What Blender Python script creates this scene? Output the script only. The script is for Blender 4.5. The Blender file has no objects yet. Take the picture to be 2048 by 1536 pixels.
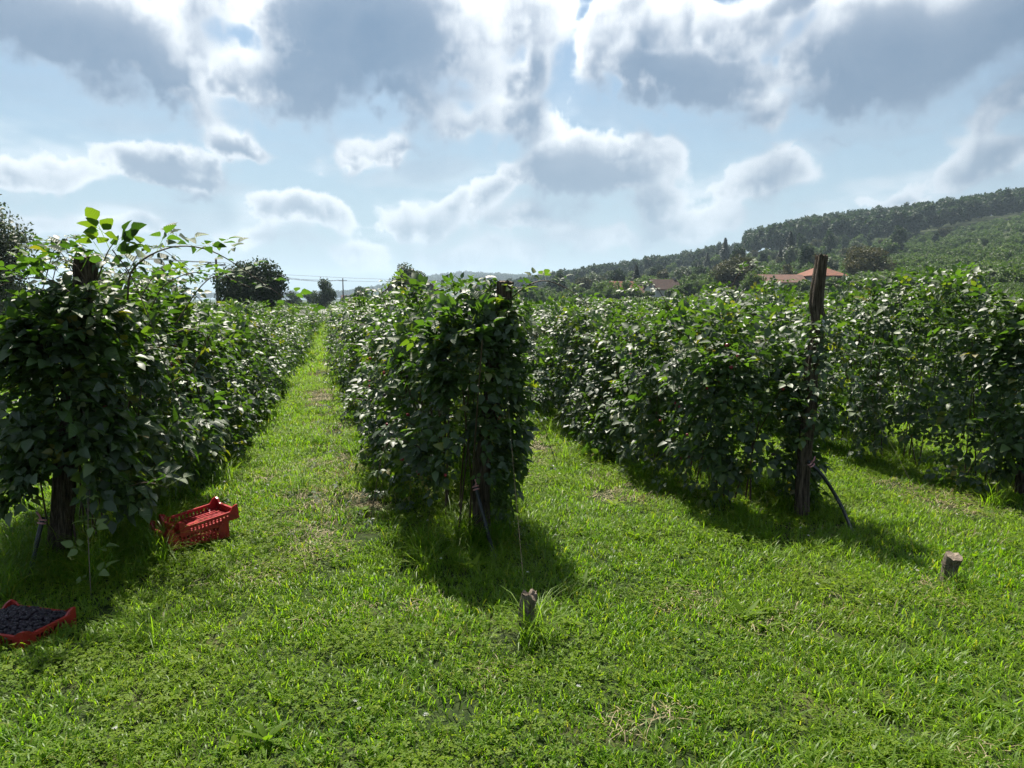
import bpy, bmesh, math, random
import numpy as np
from mathutils import Vector, Matrix

rng = np.random.default_rng(7)
random.seed(7)
R = math.radians
scene = bpy.context.scene
COL = scene.collection

# ------------------------------------------------------------------ camera
FPX = 1480.0            # focal length in pixels of the 2048 px wide photograph
HORIZON = 602.0
EYE = 1.6
HAZE = 0.00020
PITCH = math.atan((768.0 - HORIZON) / FPX)
cam_data = bpy.data.cameras.new('camera')
cam_data.sensor_width = 36.0
cam_data.lens = 36.0 * FPX / 2048.0
cam_data.clip_start = 0.05
cam_data.clip_end = 30000.0
cam = bpy.data.objects.new('camera', cam_data)
COL.objects.link(cam)
cam.location = (0, 0, EYE)
cam.rotation_euler = (math.pi / 2 - PITCH, 0, 0)
scene.camera = cam

# ------------------------------------------------------------------ light, sky, exposure
SUN_AZ = R(-14.0)       # from +Y, clockwise
SUN_EL = R(60.0)
SUN_DIR = Vector((math.sin(SUN_AZ) * math.cos(SUN_EL), math.cos(SUN_AZ) * math.cos(SUN_EL), math.sin(SUN_EL)))
sun_data = bpy.data.lights.new('sun', 'SUN')
sun_data.energy = 4.3
sun_data.angle = R(1.2)
sun_data.color = (1.0, 0.94, 0.82)
sun = bpy.data.objects.new('sun', sun_data)
COL.objects.link(sun)
sun.rotation_euler = SUN_DIR.to_track_quat('Z', 'Y').to_euler()

vs = scene.view_settings
vs.view_transform = 'Standard'
vs.look = 'None'
vs.gamma = 1.0
vs.use_curve_mapping = False
vs.exposure = 1.32
scene.render.engine = 'CYCLES'
cy = scene.cycles
cy.max_bounces = 7
cy.diffuse_bounces = 3
cy.glossy_bounces = 2
cy.transmission_bounces = 4
cy.transparent_max_bounces = 6
cy.volume_bounces = 0
cy.use_denoising = True
try:
    cy.denoiser = 'OPENIMAGEDENOISE'
    cy.denoising_input_passes = 'RGB_ALBEDO_NORMAL'
    cy.denoising_prefilter = 'NONE'
except Exception:
    pass
cy.sample_clamp_indirect = 6.0
cy.use_adaptive_sampling = True
cy.adaptive_threshold = 0.02


def px_dir(x, y):
    u, v = (x - 1024.0) / FPX, (768.0 - y) / FPX
    cp, sp = math.cos(PITCH), math.sin(PITCH)
    return Vector((u, v * sp + cp, v * cp - sp))


def ground_at(x, y, z=0.0):
    d = px_dir(x, y)
    t = (z - EYE) / d.z
    return Vector((d.x * t, d.y * t, z))


def at_depth(x, y, Y):
    """point seen at photo pixel (x, y) at forward distance Y"""
    d = px_dir(x, y)
    t = Y / d.y
    return Vector((d.x * t, Y, EYE + d.z * t))


# node helpers
def N(nt, kind, **kw):
    n = nt.nodes.new(kind)
    for k, v in kw.items():
        setattr(n, k, v)
    return n


def setin(node, **kw):
    for k, v in kw.items():
        node.inputs[k.replace('_', ' ')].default_value = v


def math_node(nt, op, a, b=None, c=None, clamp=False):
    n = nt.nodes.new('ShaderNodeMath')
    n.operation = op
    n.use_clamp = clamp
    for i, v in enumerate((a, b, c)):
        if v is None:
            continue
        if isinstance(v, (int, float)):
            n.inputs[i].default_value = v
        else:
            nt.links.new(v, n.inputs[i])
    return n.outputs[0]


def vmath(nt, op, a, b=None, scale=None):
    n = nt.nodes.new('ShaderNodeVectorMath')
    n.operation = op
    for i, v in enumerate((a, b)):
        if v is None:
            continue
        if isinstance(v, (tuple, list, Vector)):
            n.inputs[i].default_value = tuple(v)
        else:
            nt.links.new(v, n.inputs[i])
    if scale is not None:
        n.inputs['Scale'].default_value = scale
    return n.outputs['Value'] if op in ('LENGTH', 'DOT_PRODUCT', 'DISTANCE') else n.outputs['Vector']


def smooth_range(nt, v, a, b):
    n = nt.nodes.new('ShaderNodeMapRange')
    n.interpolation_type = 'SMOOTHSTEP'
    nt.links.new(v, n.inputs['Value'])
    n.inputs['From Min'].default_value = a
    n.inputs['From Max'].default_value = b
    return n.outputs['Result']


def mix_col(nt, f, a, b, blend='MIX'):
    n = nt.nodes.new('ShaderNodeMix')
    n.data_type = 'RGBA'
    n.blend_type = blend
    for i, v in ((0, f), (6, a), (7, b)):
        if isinstance(v, (int, float)):
            n.inputs[i].default_value = v
        elif isinstance(v, tuple):
            n.inputs[i].default_value = v if len(v) == 4 else (*v, 1)
        else:
            nt.links.new(v, n.inputs[i])
    return n.outputs[2]


# cumulus clouds: photo position, half sizes (px), tilt (deg, clockwise down), thickness
CLOUDS = [
    # big dark bodies
    (130, 30, 300, 95, 12, 1.35), (290, 110, 190, 75, 32, 1.15), (385, 175, 90, 40, 40, .8),
    (690, 70, 215, 150, 0, 1.5), (620, 165, 190, 70, -6, 1.1), (760, 180, 130, 60, 10, .9),
    (1330, 165, 205, 80, 8, 1.35), (1290, 110, 150, 90, -30, .95), (1440, 190, 130, 50, 0, .8),
    (1790, 110, 240, 120, -16, 1.4), (1960, 40, 300, 120, -12, 1.4), (1690, 200, 150, 55, -6, 1.0), (1520, 20, 200, 55, -14, .8),
    # white fringes between and around them
    (445, 60, 95, 150, 24, .62), (400, 170, 90, 60, 0, .5), (150, 110, 160, 45, 16, .5), (240, 150, 130, 40, 22, .5),
    (880, 110, 120, 140, 20, .60), (1000, 60, 135, 110, 0, .66), (1020, 150, 95, 90, 0, .72), (1020, 250, 95, 70, 8, .72), (900, 240, 120, 60, 10, .5),
    (1190, 120, 75, 110, 35, .62), (1240, 50, 90, 60, -40, .5), (1480, 75, 170, 75, -26, .58), (1610, 120, 100, 70, -40, .55), (1640, 150, 120, 90, -20, .6), (1520, 240, 80, 40, -10, .55),
    (2060, 170, 200, 90, -30, .75), (2040, 280, 150, 50, -25, .5), (780, 265, 160, 30, 6, .5), (700, 285, 70, 26, 0, .4),
    # smaller cumulus farther off
    (1170, 350, 190, 72, 0, 1.15), (1230, 305, 130, 36, 4, .6), (1090, 330, 90, 42, -18, .6), (975, 385, 60, 45, 0, .62), (1290, 400, 100, 50, 0, .55), (1060, 420, 170, 40, 0, .6),
    (478, 285, 82, 32, 4, .85), (440, 278, 40, 22, 0, .6), (340, 328, 115, 46, 16, .95), (400, 355, 70, 32, 20, .8), (375, 392, 90, 24, 0, .55),
    (70, 322, 115, 46, 0, .70), (130, 305, 55, 34, 0, .55), (10, 345, 60, 40, 0, .55), (590, 405, 130, 42, 4, .75), (660, 400, 60, 36, 0, .6), (520, 400, 60, 36, 0, .55), (840, 415, 110, 52, 0, .7), (890, 395, 50, 36, 0, .55),
    (240, 442, 80, 24, 0, .5), (90, 445, 140, 36, 0, .45), (1520, 372, 110, 55, -14, .62), (1560, 345, 45, 36, 0, .5), (1940, 330, 170, 42, -18, .75), (1960, 420, 240, 26, -10, .4), (2030, 330, 80, 50, 0, .6),
    (1330, 450, 180, 50, 0, .5), (700, 480, 240, 40, 0, .42), (1640, 297, 140, 9, 0, .3), (930, 490, 220, 45, 0, .45), (1190, 480, 250, 40, 0, .42), (540, 470, 140, 40, 0, .42), (1745, 408, 55, 18, 0, .6),
]

def vnoise(x, y, z, seed=0):
    """lattice value noise in 0..1 on arrays"""
    xi, yi, zi = np.floor(x), np.floor(y), np.floor(z)
    fx, fy, fz = (x - xi).astype(np.float32), (y - yi).astype(np.float32), (z - zi).astype(np.float32)
    fx, fy, fz = (f * f * (3 - 2 * f) for f in (fx, fy, fz))
    T = np.random.default_rng(1000 + seed).random(4096, dtype=np.float32)
    xi, yi, zi = (k.astype(np.int64) for k in (xi, yi, zi))
    ax = [(xi + k) * 73856093 for k in (0, 1)]
    ay = [(yi + k) * 19349663 for k in (0, 1)]
    az = [(zi + k) * 83492791 for k in (0, 1)]

    def h(i, j, k):
        v = ax[i] ^ ay[j] ^ az[k]
        return T[((v >> 7) ^ v) & 4095]
    def lerp(a, b, f):
        return a + (b - a) * f
    a = lerp(lerp(h(0, 0, 0), h(1, 0, 0), fx), lerp(h(0, 1, 0), h(1, 1, 0), fx), fy)
    b = lerp(lerp(h(0, 0, 1), h(1, 0, 1), fx), lerp(h(0, 1, 1), h(1, 1, 1), fx), fy)
    return lerp(a, b, fz)


def fbm(x, y, z, octs, gain=0.5, seed=0, billow=False):
    tot, amp, nrm, f = 0.0, 1.0, 0.0, 1.0
    for o in range(octs):
        n = vnoise(x * f + 17.3 * o, y * f + 5.1 * o, z * f + 9.7 * o, seed + o)
        if billow:
            n = 1 - np.abs(2 * n - 1)
        tot = tot + n * amp
        nrm += amp
        amp *= gain
        f *= 2.03
    return tot / nrm


def sstep(v, a, b):
    t = np.clip((v - a) / (b - a), 0, 1)
    return t * t * (3 - 2 * t)


AZ_K, EL_P = 1.2, 1.6     # the map holds more rows and columns where clouds look small: low down and ahead


def cloud_map(W=2048, H=512):
    """broken cumulus over the whole upper sky: colour and cover, azimuth across, elevation up"""
    az = np.tan(((np.arange(W, dtype=np.float32) + .5) / W * 2 - 1) * math.atan(math.pi * AZ_K)) / AZ_K
    vv = (np.arange(H, dtype=np.float32) + .5) / H
    el = vv ** EL_P * (math.pi / 2)
    AZ, EL = np.meshgrid(az, el)
    dx, dy, dz = np.sin(AZ) * np.cos(EL), np.cos(AZ) * np.cos(EL), np.sin(EL)
    w1 = fbm(dx * 6, dy * 6, dz * 6 + 3, 3, .5, 1) - .5
    w2 = fbm(dx * 6 + 40, dy * 6, dz * 6, 3, .5, 5) - .5
    puff = fbm(dx * 17 + w1, dy * 17, dz * 17 + w2, 6, .55, 11, True)
    fine = fbm(dx * 48, dy * 48, dz * 48, 4, .55, 31)
    PX, PY = AZ + w1 * .13 + (fine - .5) * .05, EL + w2 * .09 + (fine - .5) * .035
    D = np.full(AZ.shape, -1.0, np.float32)
    for (cx, cyy, rx, ry, tilt, st) in CLOUDS:
        v = px_dir(cx, cyy).normalized()
        a, e = math.atan2(v.x, v.y), math.asin(v.z)
        c, s = math.cos(R(tilt)), math.sin(R(tilt))
        X, Y = PX - a, PY - e
        U, V = (X * c - Y * s) / (rx / FPX * .98), (X * s + Y * c) / (ry / FPX * 1.0)
        V = np.where(V < 0, V * 1.18, V)
        f = (1 - np.sqrt(U * U + V * V)) * st
        f = np.maximum(f, -1)
        k = .08                                       # smooth union
        hh = np.clip(.5 + .5 * (D - f) / k, 0, 1)
        D = f + (D - f) * hh + k * hh * (1 - hh)
    q = 1 / (np.maximum(dz, 0) + .35)
    gen = (fbm(dx * q * 2.6, dy * q * 2.6, dz * 0 + 7, 4, .5, 51) - .47) * 3.4
    m = sstep(np.sqrt((AZ / .80) ** 2 + ((EL - .10) / .42) ** 2), .85, 1.25)
    D = np.maximum(D, (gen + 1) * m - 1)
    D = D + (puff - .60) * .8 + (fine - .5) * .30
    # light reaches each bit of cloud from the sun above: optical depth towards it
    dens = np.clip(D + .02, 0, 1.2)
    tau = np.zeros_like(dens)

    def blur(a, k):
        for ax in (0, 1):
            c = np.cumsum(np.concatenate([np.repeat(np.take(a, [0], ax), k + 1, ax), a, np.repeat(np.take(a, [-1], ax), k, ax)], ax), ax, dtype=np.float64)
            n = a.shape[ax]
            a = ((np.take(c, np.arange(2 * k + 1, n + 2 * k + 1), ax) - np.take(c, np.arange(0, n), ax)) / (2 * k + 1)).astype(np.float32)
        return a
    soft = blur(blur(dens, 7), 7)
    for dl, wgt in ((.006, 1), (.012, 1), (.02, 1), (.03, 1), (.045, 1.2), (.065, 1.4), (.095, 1.6)):
        rows = np.clip(((el + dl) * 2 / math.pi) ** (1 / EL_P) * H, 0, H - 1).astype(int)
        tau += (soft if dl > .015 else dens)[rows] * wgt
    cosun = dx * SUN_DIR.x + dy * SUN_DIR.y + dz * SUN_DIR.z
    glow = sstep(cosun, .42, .88)[..., None]
    rows = np.clip(((el + .03) * 2 / math.pi) ** (1 / EL_P) * H, 0, H - 1).astype(int)
    under = sstep(soft[rows] - soft, -.06, .20)          # 1 on the undersides
    alpha = sstep(D, -.02, .22 + .5 * under)
    # a thin grey-white veil of far cloud towards the horizon
    far = fbm(dx * 9 + 3, dy * 9, dz * 30, 4, .55, 77)
    alpha = np.maximum(alpha, sstep(far, .38, .66) * .6 * np.exp(-((EL - .12) / .11) ** 2)) * sstep(EL, .005, .05)
    selfd = sstep(D, .04, .80)
    lit = .50 * np.exp(-tau * .55) + .66 * (1 - selfd) * (1 - .75 * under) + .40 * (puff - .55) * (1 - .8 * selfd)
    lit = np.clip(lit, 0, 1)[..., None]
    white = np.array((.46, .49, .53)) * (1 - glow) + np.array((.95, .95, .94)) * glow
    grey = np.array((.062, .108, .180)) * (1 - glow) + np.array((.080, .140, .232)) * glow
    colr = grey + (white - grey) * lit
    # thin air between cloud and eye veils the low ones
    veil = (np.exp(-EL / .12) * .60)[..., None]
    colr = colr * (1 - veil) + np.array((.35, .41, .46)) * veil
    img = np.ones((H, W, 4), np.float32)
    img[..., :3] = colr
    img[..., 3] = alpha
    return img


def build_world():
    w = bpy.data.worlds.new('World')
    scene.world = w
    w.use_nodes = True
    nt = w.node_tree
    nt.nodes.clear()
    arr = cloud_map()
    H, W = arr.shape[:2]
    im = {}
    for nm, a in (('cloud_colour', arr), ('cloud_cover', np.concatenate([np.repeat(arr[..., 3:4], 3, 2), np.ones_like(arr[..., 3:4])], 2))):
        i = bpy.data.images.new(nm, W, H, alpha=False, float_buffer=True)
        i.colorspace_settings.name = 'Non-Color'
        a = a.copy()
        a[..., 3] = 1
        i.pixels.foreach_set(np.ascontiguousarray(a, np.float32).ravel())
        i.update()
        im[nm] = i
    tc = N(nt, 'ShaderNodeTexCoord')
    d = vmath(nt, 'NORMALIZE', tc.outputs['Generated'])
    sep = N(nt, 'ShaderNodeSeparateXYZ'); nt.links.new(d, sep.inputs[0])
    az = math_node(nt, 'ARCTAN2', sep.outputs[0], sep.outputs[1])
    el = math_node(nt, 'ARCSINE', sep.outputs[2])
    uv = N(nt, 'ShaderNodeCombineXYZ')
    nt.links.new(math_node(nt, 'MULTIPLY_ADD', math_node(nt, 'ARCTANGENT', math_node(nt, 'MULTIPLY', az, AZ_K)), .5 / math.atan(math.pi * AZ_K), .5), uv.inputs[0])
    nt.links.new(math_node(nt, 'POWER', math_node(nt, 'MULTIPLY', math_node(nt, 'MAXIMUM', el, 0.002), 2 / math.pi), 1 / EL_P), uv.inputs[1])
    tex = {}
    for nm in im:
        t = N(nt, 'ShaderNodeTexImage', image=im[nm], extension='EXTEND', interpolation='Linear')
        nt.links.new(uv.outputs[0], t.inputs['Vector'])
        tex[nm] = t.outputs['Color']
    sky = N(nt, 'ShaderNodeTexSky', sky_type='NISHITA')
    sky.sun_disc = False
    sky.sun_elevation = SUN_EL
    sky.sun_rotation = SUN_AZ
    sky.air_density = 1.0
    sky.dust_density = 2.2
    sky.ozone_density = 1.4
    # humid air: the clear sky is pale near the horizon
    hz = math_node(nt, 'MULTIPLY', math_node(nt, 'SUBTRACT', 1.0, smooth_range(nt, sep.outputs[2], -.02, .42)), .85)
    skyc = mix_col(nt, 1.0, sky.outputs[0], SKY_TINT, 'MULTIPLY')
    skyc = mix_col(nt, hz, skyc, (2.7, 3.5, 4.1))
    cc = vmath(nt, 'SCALE', tex['cloud_colour'], scale=10.0)
    final = mix_col(nt, tex['cloud_cover'], skyc, cc)
    bg = N(nt, 'ShaderNodeBackground')
    nt.links.new(final, bg.inputs['Color'])
    bg.inputs['Strength'].default_value = 0.071
    out = N(nt, 'ShaderNodeOutputWorld')
    nt.links.new(bg.outputs[0], out.inputs['Surface'])
    w.cycles.sampling_method = 'MANUAL'
    w.cycles.sample_map_resolution = 512


SKY_TINT = (.42, .54, .60)
build_world()


# ------------------------------------------------------------------ helpers
def tag(o, label=None, cat=None, group=None, kind=None):
    if label: o['label'] = label
    if cat: o['category'] = cat
    if group: o['group'] = group
    if kind: o['kind'] = kind
    return o


def new_mesh(name, verts, faces, mat=None, smooth=True, attrs=None):
    """verts (n,3); faces: array (m,3) / (m,4), or a list of faces"""
    me = bpy.data.meshes.new(name)
    if isinstance(faces, np.ndarray):
        verts = np.asarray(verts, np.float32)
        k = faces.shape[1]
        me.vertices.add(len(verts))
        me.vertices.foreach_set('co', verts.ravel())
        me.loops.add(faces.size)
        me.loops.foreach_set('vertex_index', faces.astype(np.int32).ravel())
        me.polygons.add(len(faces))
        me.polygons.foreach_set('loop_start', np.arange(0, faces.size, k, dtype=np.int32))
        me.polygons.foreach_set('loop_total', np.full(len(faces), k, np.int32))
        me.update(calc_edges=True)
    else:
        me.from_pydata([tuple(v) for v in verts], [], faces)
        me.update()
    if smooth:
        me.polygons.foreach_set('use_smooth', np.ones(len(me.polygons), bool))
    for k, a in (attrs or {}).items():
        at = me.attributes.new(k, 'FLOAT', 'POINT')
        at.data.foreach_set('value', np.asarray(a, np.float32))
    if mat is not None:
        me.materials.append(mat)
    return me


def obj(name, me, parent=None, loc=None):
    o = bpy.data.objects.new(name, me)
    COL.objects.link(o)
    if parent is not None:
        o.parent = parent
    if loc is not None:
        o.location = loc
    return o


def empty(name, loc=(0, 0, 0), rz=0.0):
    o = bpy.data.objects.new(name, None)
    o.empty_display_size = .2
    COL.objects.link(o)
    o.location = loc
    o.rotation_euler = (0, 0, rz)
    return o


class MB:
    """collects simple solids into one mesh"""
    def __init__(self):
        self.v, self.f = [], []

    def poly(self, vs, fs):
        b = len(self.v)
        self.v += [tuple(p) for p in vs]
        self.f += [[i + b for i in f] for f in fs]
        return self

    def box(self, x0, x1, y0, y1, z0, z1, M=None):
        vs = [Vector((x, y, z)) for z in (z0, z1) for y in (y0, y1) for x in (x0, x1)]
        if M is not None:
            vs = [M @ v for v in vs]
        return self.poly(vs, [[0, 2, 3, 1], [4, 5, 7, 6], [0, 1, 5, 4], [2, 6, 7, 3], [0, 4, 6, 2], [1, 3, 7, 5]])

    def prism(self, pts, y0, y1, M=None):
        """pts: outline in (x, z), extruded along y"""
        n = len(pts)
        vs = [Vector((p[0], y, p[1])) for y in (y0, y1) for p in pts]
        if M is not None:
            vs = [M @ v for v in vs]
        fs = [list(range(n)), list(range(2 * n - 1, n - 1, -1))]
        fs += [[i, i + n, (i + 1) % n + n, (i + 1) % n] for i in range(n)]
        return self.poly(vs, fs)

    def tube(self, pts, rad, seg=6, cap=True):
        v, f = tube_arrays(pts, rad, seg)
        b = len(self.v)
        self.v += [tuple(p) for p in v]
        self.f += [[int(i) + b for i in q] for q in f]
        if cap:
            n = len(pts)
            self.f.append([b + i for i in range(seg)][::-1])
            self.f.append([b + (n - 1) * seg + i for i in range(seg)])
        return self

    def mesh(self, name, mat, smooth=False):
        return new_mesh(name, self.v, self.f, mat, smooth)

    def build(self, name, mat, parent=None, smooth=False, loc=None):
        return obj(name, self.mesh(name, mat, smooth), parent, loc)


def tube_arrays(pts, rad, seg=6):
    P = np.asarray([tuple(p) for p in pts], float)
    n = len(P)
    rad = np.full(n, rad) if np.isscalar(rad) else np.asarray(rad, float)
    T = np.gradient(P, axis=0)
    T /= np.linalg.norm(T, axis=1)[:, None] + 1e-9
    ref = np.array((0, 0, 1.0)) if abs(T[0, 2]) < .9 else np.array((1.0, 0, 0))
    V = []
    for i in range(n):
        a = np.cross(T[i], ref); a /= np.linalg.norm(a) + 1e-9
        b = np.cross(T[i], a)
        ref = np.cross(a, T[i])
        ang = np.arange(seg) / seg * 2 * math.pi
        V.append(P[i] + rad[i] * (np.cos(ang)[:, None] * a + np.sin(ang)[:, None] * b))
    V = np.concatenate(V)
    i, j = np.meshgrid(np.arange(n - 1), np.arange(seg), indexing='ij')
    a = i * seg + j
    b = i * seg + (j + 1) % seg
    F = np.stack([a, b, b + seg, a + seg], -1).reshape(-1, 4)
    return V, F


def spline(ctrl, n=24):
    """Catmull-Rom through control points"""
    c = [Vector(p) for p in ctrl]
    c = [c[0] * 2 - c[1]] + c + [c[-1] * 2 - c[-2]]
    out = []
    k = len(c) - 3
    for i in range(n):
        t = i / (n - 1) * k
        s = min(int(t), k - 1)
        t -= s
        p0, p1, p2, p3 = c[s:s + 4]
        out.append(.5 * ((2 * p1) + (p2 - p0) * t + (2 * p0 - 5 * p1 + 4 * p2 - p3) * t * t + (3 * p1 - p0 - 3 * p2 + p3) * t ** 3))
    return out


def copies(V, F, P, Rm, S):
    """instances of a template (V,F): positions P (n,3), rotations Rm (n,3,3), scales S (n,)"""
    n, k = len(P), len(V)
    W = np.einsum('nij,kj->nki', Rm, V) * S[:, None, None] + P[:, None, :]
    FF = (F[None] + (np.arange(n) * k)[:, None, None]).reshape(-1, F.shape[1])
    return W.reshape(-1, 3), FF


def frames(X, Z):
    """rotation matrices with local x along X and local z near Z"""
    X = X / (np.linalg.norm(X, axis=1)[:, None] + 1e-9)
    Y = np.cross(Z, X); Y /= np.linalg.norm(Y, axis=1)[:, None] + 1e-9
    Z = np.cross(X, Y)
    return np.stack([X, Y, Z], -1)


# ------------------------------------------------------------------ materials
def base_mat(name):
    m = bpy.data.materials.new(name)
    m.use_nodes = True
    nt = m.node_tree
    nt.nodes.clear()
    out = N(nt, 'ShaderNodeOutputMaterial')
    return m, nt, out


def ramp(nt, fac, stops):
    n = N(nt, 'ShaderNodeValToRGB')
    el = n.color_ramp.elements
    while len(el) > 1:
        el.remove(el[0])
    el[0].position, el[0].color = stops[0][0], (*stops[0][1], 1)
    for p, c in stops[1:]:
        e = el.new(p)
        e.color = (*c, 1)
    nt.links.new(fac, n.inputs[0])
    return n.outputs[0]


def noise_fac(nt, scale, detail=3, rough=.5, coord='Object', stretch=None):
    tc = N(nt, 'ShaderNodeTexCoord')
    v = N(nt, 'ShaderNodeNewGeometry').outputs['Position'] if coord == 'World' else tc.outputs[coord]
    if stretch:
        v = vmath(nt, 'MULTIPLY', v, stretch)
    n = N(nt, 'ShaderNodeTexNoise')
    setin(n, Scale=scale, Detail=detail, Roughness=rough)
    nt.links.new(v, n.inputs['Vector'])
    return n.outputs[0]


def leaf_mat(name, stops, trans, rough=.42, mixf=.4, spec=.5, wide=None, bump=0.0, veins=False):
    """leaf: glossy skin over green, light shining through; each leaf its own tone"""
    m, nt, out = base_mat(name)
    at = N(nt, 'ShaderNodeAttribute', attribute_name='rnd')
    oi = N(nt, 'ShaderNodeObjectInfo')
    f = math_node(nt, 'FRACT', math_node(nt, 'ADD', at.outputs['Fac'], oi.outputs['Random']))
    colr = ramp(nt, f, stops)
    tcol = mix_col(nt, 1.0, colr, trans, 'MULTIPLY')
    if wide:
        geo = N(nt, 'ShaderNodeNewGeometry')
        n = N(nt, 'ShaderNodeTexNoise'); setin(n, Scale=wide[0], Detail=4.0, Roughness=.6)
        nt.links.new(geo.outputs['Position'], n.inputs['Vector'])
        ff = smooth_range(nt, n.outputs[0], .38, .66)
        ff = math_node(nt, 'MULTIPLY', ff, wide[2])
        colr = mix_col(nt, ff, colr, wide[1])
        tcol = mix_col(nt, ff, tcol, tuple(min(1, c * 2.2) for c in wide[1]))
    p = N(nt, 'ShaderNodeBsdfPrincipled')
    nt.links.new(colr, p.inputs['Base Color'])
    setin(p, Roughness=rough)
    p.inputs['Specular IOR Level'].default_value = spec
    t = N(nt, 'ShaderNodeBsdfTranslucent')
    nt.links.new(tcol, t.inputs['Color'])
    if bump:
        tn = noise_fac(nt, 90.0, 2, .5)
        b = N(nt, 'ShaderNodeBump'); setin(b, Strength=bump, Distance=.004)
        nt.links.new(tn, b.inputs['Height'])
        nt.links.new(b.outputs[0], p.inputs['Normal'])
    if veins:
        lx, ly = N(nt, 'ShaderNodeAttribute', attribute_name='lx'), N(nt, 'ShaderNodeAttribute', attribute_name='ly')
        q = math_node(nt, 'SUBTRACT', math_node(nt, 'MULTIPLY', lx.outputs['Fac'], 44.0), math_node(nt, 'MULTIPLY', math_node(nt, 'ABSOLUTE', ly.outputs['Fac']), 30.0))
        b = N(nt, 'ShaderNodeBump'); setin(b, Strength=.35, Distance=.003)
        nt.links.new(math_node(nt, 'SINE', q), b.inputs['Height'])
        nt.links.new(b.outputs[0], p.inputs['Normal'])
    mx = N(nt, 'ShaderNodeMixShader')
    mx.inputs[0].default_value = mixf
    nt.links.new(p.outputs[0], mx.inputs[1])
    nt.links.new(t.outputs[0], mx.inputs[2])
    nt.links.new(mx.outputs[0], out.inputs['Surface'])
    return m


def plain_mat(name, a, b=None, scale=8.0, rough=.7, spec=.4, bump=0.0, stretch=None, detail=4, metal=0.0, lo=.35, hi=.65, dist=.01):
    m, nt, out = base_mat(name)
    p = N(nt, 'ShaderNodeBsdfPrincipled')
    setin(p, Roughness=rough, Metallic=metal)
    p.inputs['Specular IOR Level'].default_value = spec
    f = noise_fac(nt, scale, detail, .6, 'Object', stretch)
    nt.links.new(mix_col(nt, smooth_range(nt, f, lo, hi), a, b or tuple(c * .7 for c in a)), p.inputs['Base Color'])
    if bump:
        bn = N(nt, 'ShaderNodeBump'); setin(bn, Strength=bump, Distance=dist)
        nt.links.new(f, bn.inputs['Height'])
        nt.links.new(bn.outputs[0], p.inputs['Normal'])
    nt.links.new(p.outputs[0], out.inputs['Surface'])
    return m


M = {}
M['bramble'] = leaf_mat('bramble_leaf', [(0, (.022, .044, .012)), (.35, (.034, .064, .017)), (.7, (.048, .084, .022)), (.90, (.072, .115, .026)), (.97, (.10, .12, .02)), (1, (.16, .13, .02))],
                        (2.1, 2.5, .6), rough=.52, mixf=.38, spec=.9)
M['bramble_hero'] = leaf_mat('bramble_leaf_near', [(0, (.022, .046, .012)), (.4, (.036, .068, .018)), (.85, (.058, .100, .024)), (1, (.09, .12, .02))],
                             (2.1, 2.6, .6), rough=.58, mixf=.42, spec=.8, veins=True)
M['vine'] = leaf_mat('vine_leaf', [(0, (.10, .15, .04)), (1, (.18, .23, .07))], (1.8, 2.0, 1.0), rough=.45, mixf=.4)
M['cane'] = plain_mat('cane', (.055, .040, .022), (.09, .055, .04), 30, .6)
M['stem'] = plain_mat('stem', (.10, .075, .05), (.055, .04, .028), 30, .7)
M['grass'] = leaf_mat('grass_blade', [(0, (.058, .130, .006)), (.5, (.098, .192, .009)), (.85, (.142, .230, .013)), (1, (.22, .20, .05))],
                      (2.2, 2.3, .6), rough=.45, mixf=.5, spec=.32, wide=(.9, (.125, .200, .012), .7))
M['clover'] = leaf_mat('clover_leaf', [(0, (.062, .124, .008)), (.6, (.108, .182, .011)), (1, (.168, .23, .015))],
                       (2.1, 2.2, .6), rough=.55, mixf=.48, spec=.15, wide=(.8, (.135, .195, .012), .7))
M['dry'] = leaf_mat('dry_grass', [(0, (.20, .15, .07)), (.6, (.30, .24, .12)), (1, (.38, .32, .18))], (1.2, 1.1, .8), rough=.6, mixf=.3)
M['petal'] = leaf_mat('white_petal', [(0, (.55, .55, .5)), (1, (.75, .74, .7))], (1, 1, 1), rough=.6, mixf=.3)
M['plant'] = leaf_mat('plantation_leaf', [(0, (.034, .060, .020)), (.5, (.054, .088, .026)), (1, (.085, .115, .034))], (1.8, 2.1, .9), rough=.55, mixf=.35, spec=.25)
M['forest'] = leaf_mat('forest_leaf', [(0, (.012, .026, .012)), (.5, (.020, .040, .016)), (1, (.036, .058, .020))], (1.7, 2.0, .9), rough=.6, mixf=.25, spec=.2)
M['tree_dark'] = leaf_mat('dark_tree_leaf', [(0, (.014, .026, .012)), (.6, (.022, .038, .015)), (1, (.045, .055, .022))], (1.5, 1.8, .9), rough=.6, mixf=.25, spec=.15)
M['tree_brown'] = leaf_mat('browned_tree_leaf', [(0, (.030, .042, .018)), (.5, (.050, .055, .022)), (1, (.085, .070, .030))], (1.6, 1.6, .9), rough=.6, mixf=.25, spec=.2)
M['tree_silver'] = leaf_mat('silvery_tree_leaf', [(0, (.030, .045, .022)), (.6, (.050, .070, .035)), (1, (.09, .11, .06))], (1.6, 1.8, 1), rough=.5, mixf=.3, spec=.35)
M['conifer'] = leaf_mat('conifer_needles', [(0, (.010, .024, .014)), (1, (.022, .042, .022))], (1.4, 1.6, 1), rough=.6, mixf=.12)
M['bark'] = plain_mat('tree_bark', (.075, .055, .040), (.03, .024, .018), 14, .9, .2, .6, (1, 1, .25))
M['red'] = plain_mat('red_plastic', (.34, .013, .016), (.22, .010, .013), 26, .38, .5, .15)
M['orange_red'] = plain_mat('orange_red_plastic', (.33, .024, .016), (.22, .015, .012), 26, .4, .5, .15)
M['berry'] = plain_mat('blackberry_skin', (.010, .007, .012), (.016, .007, .014), 60, .5, .35)
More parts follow.
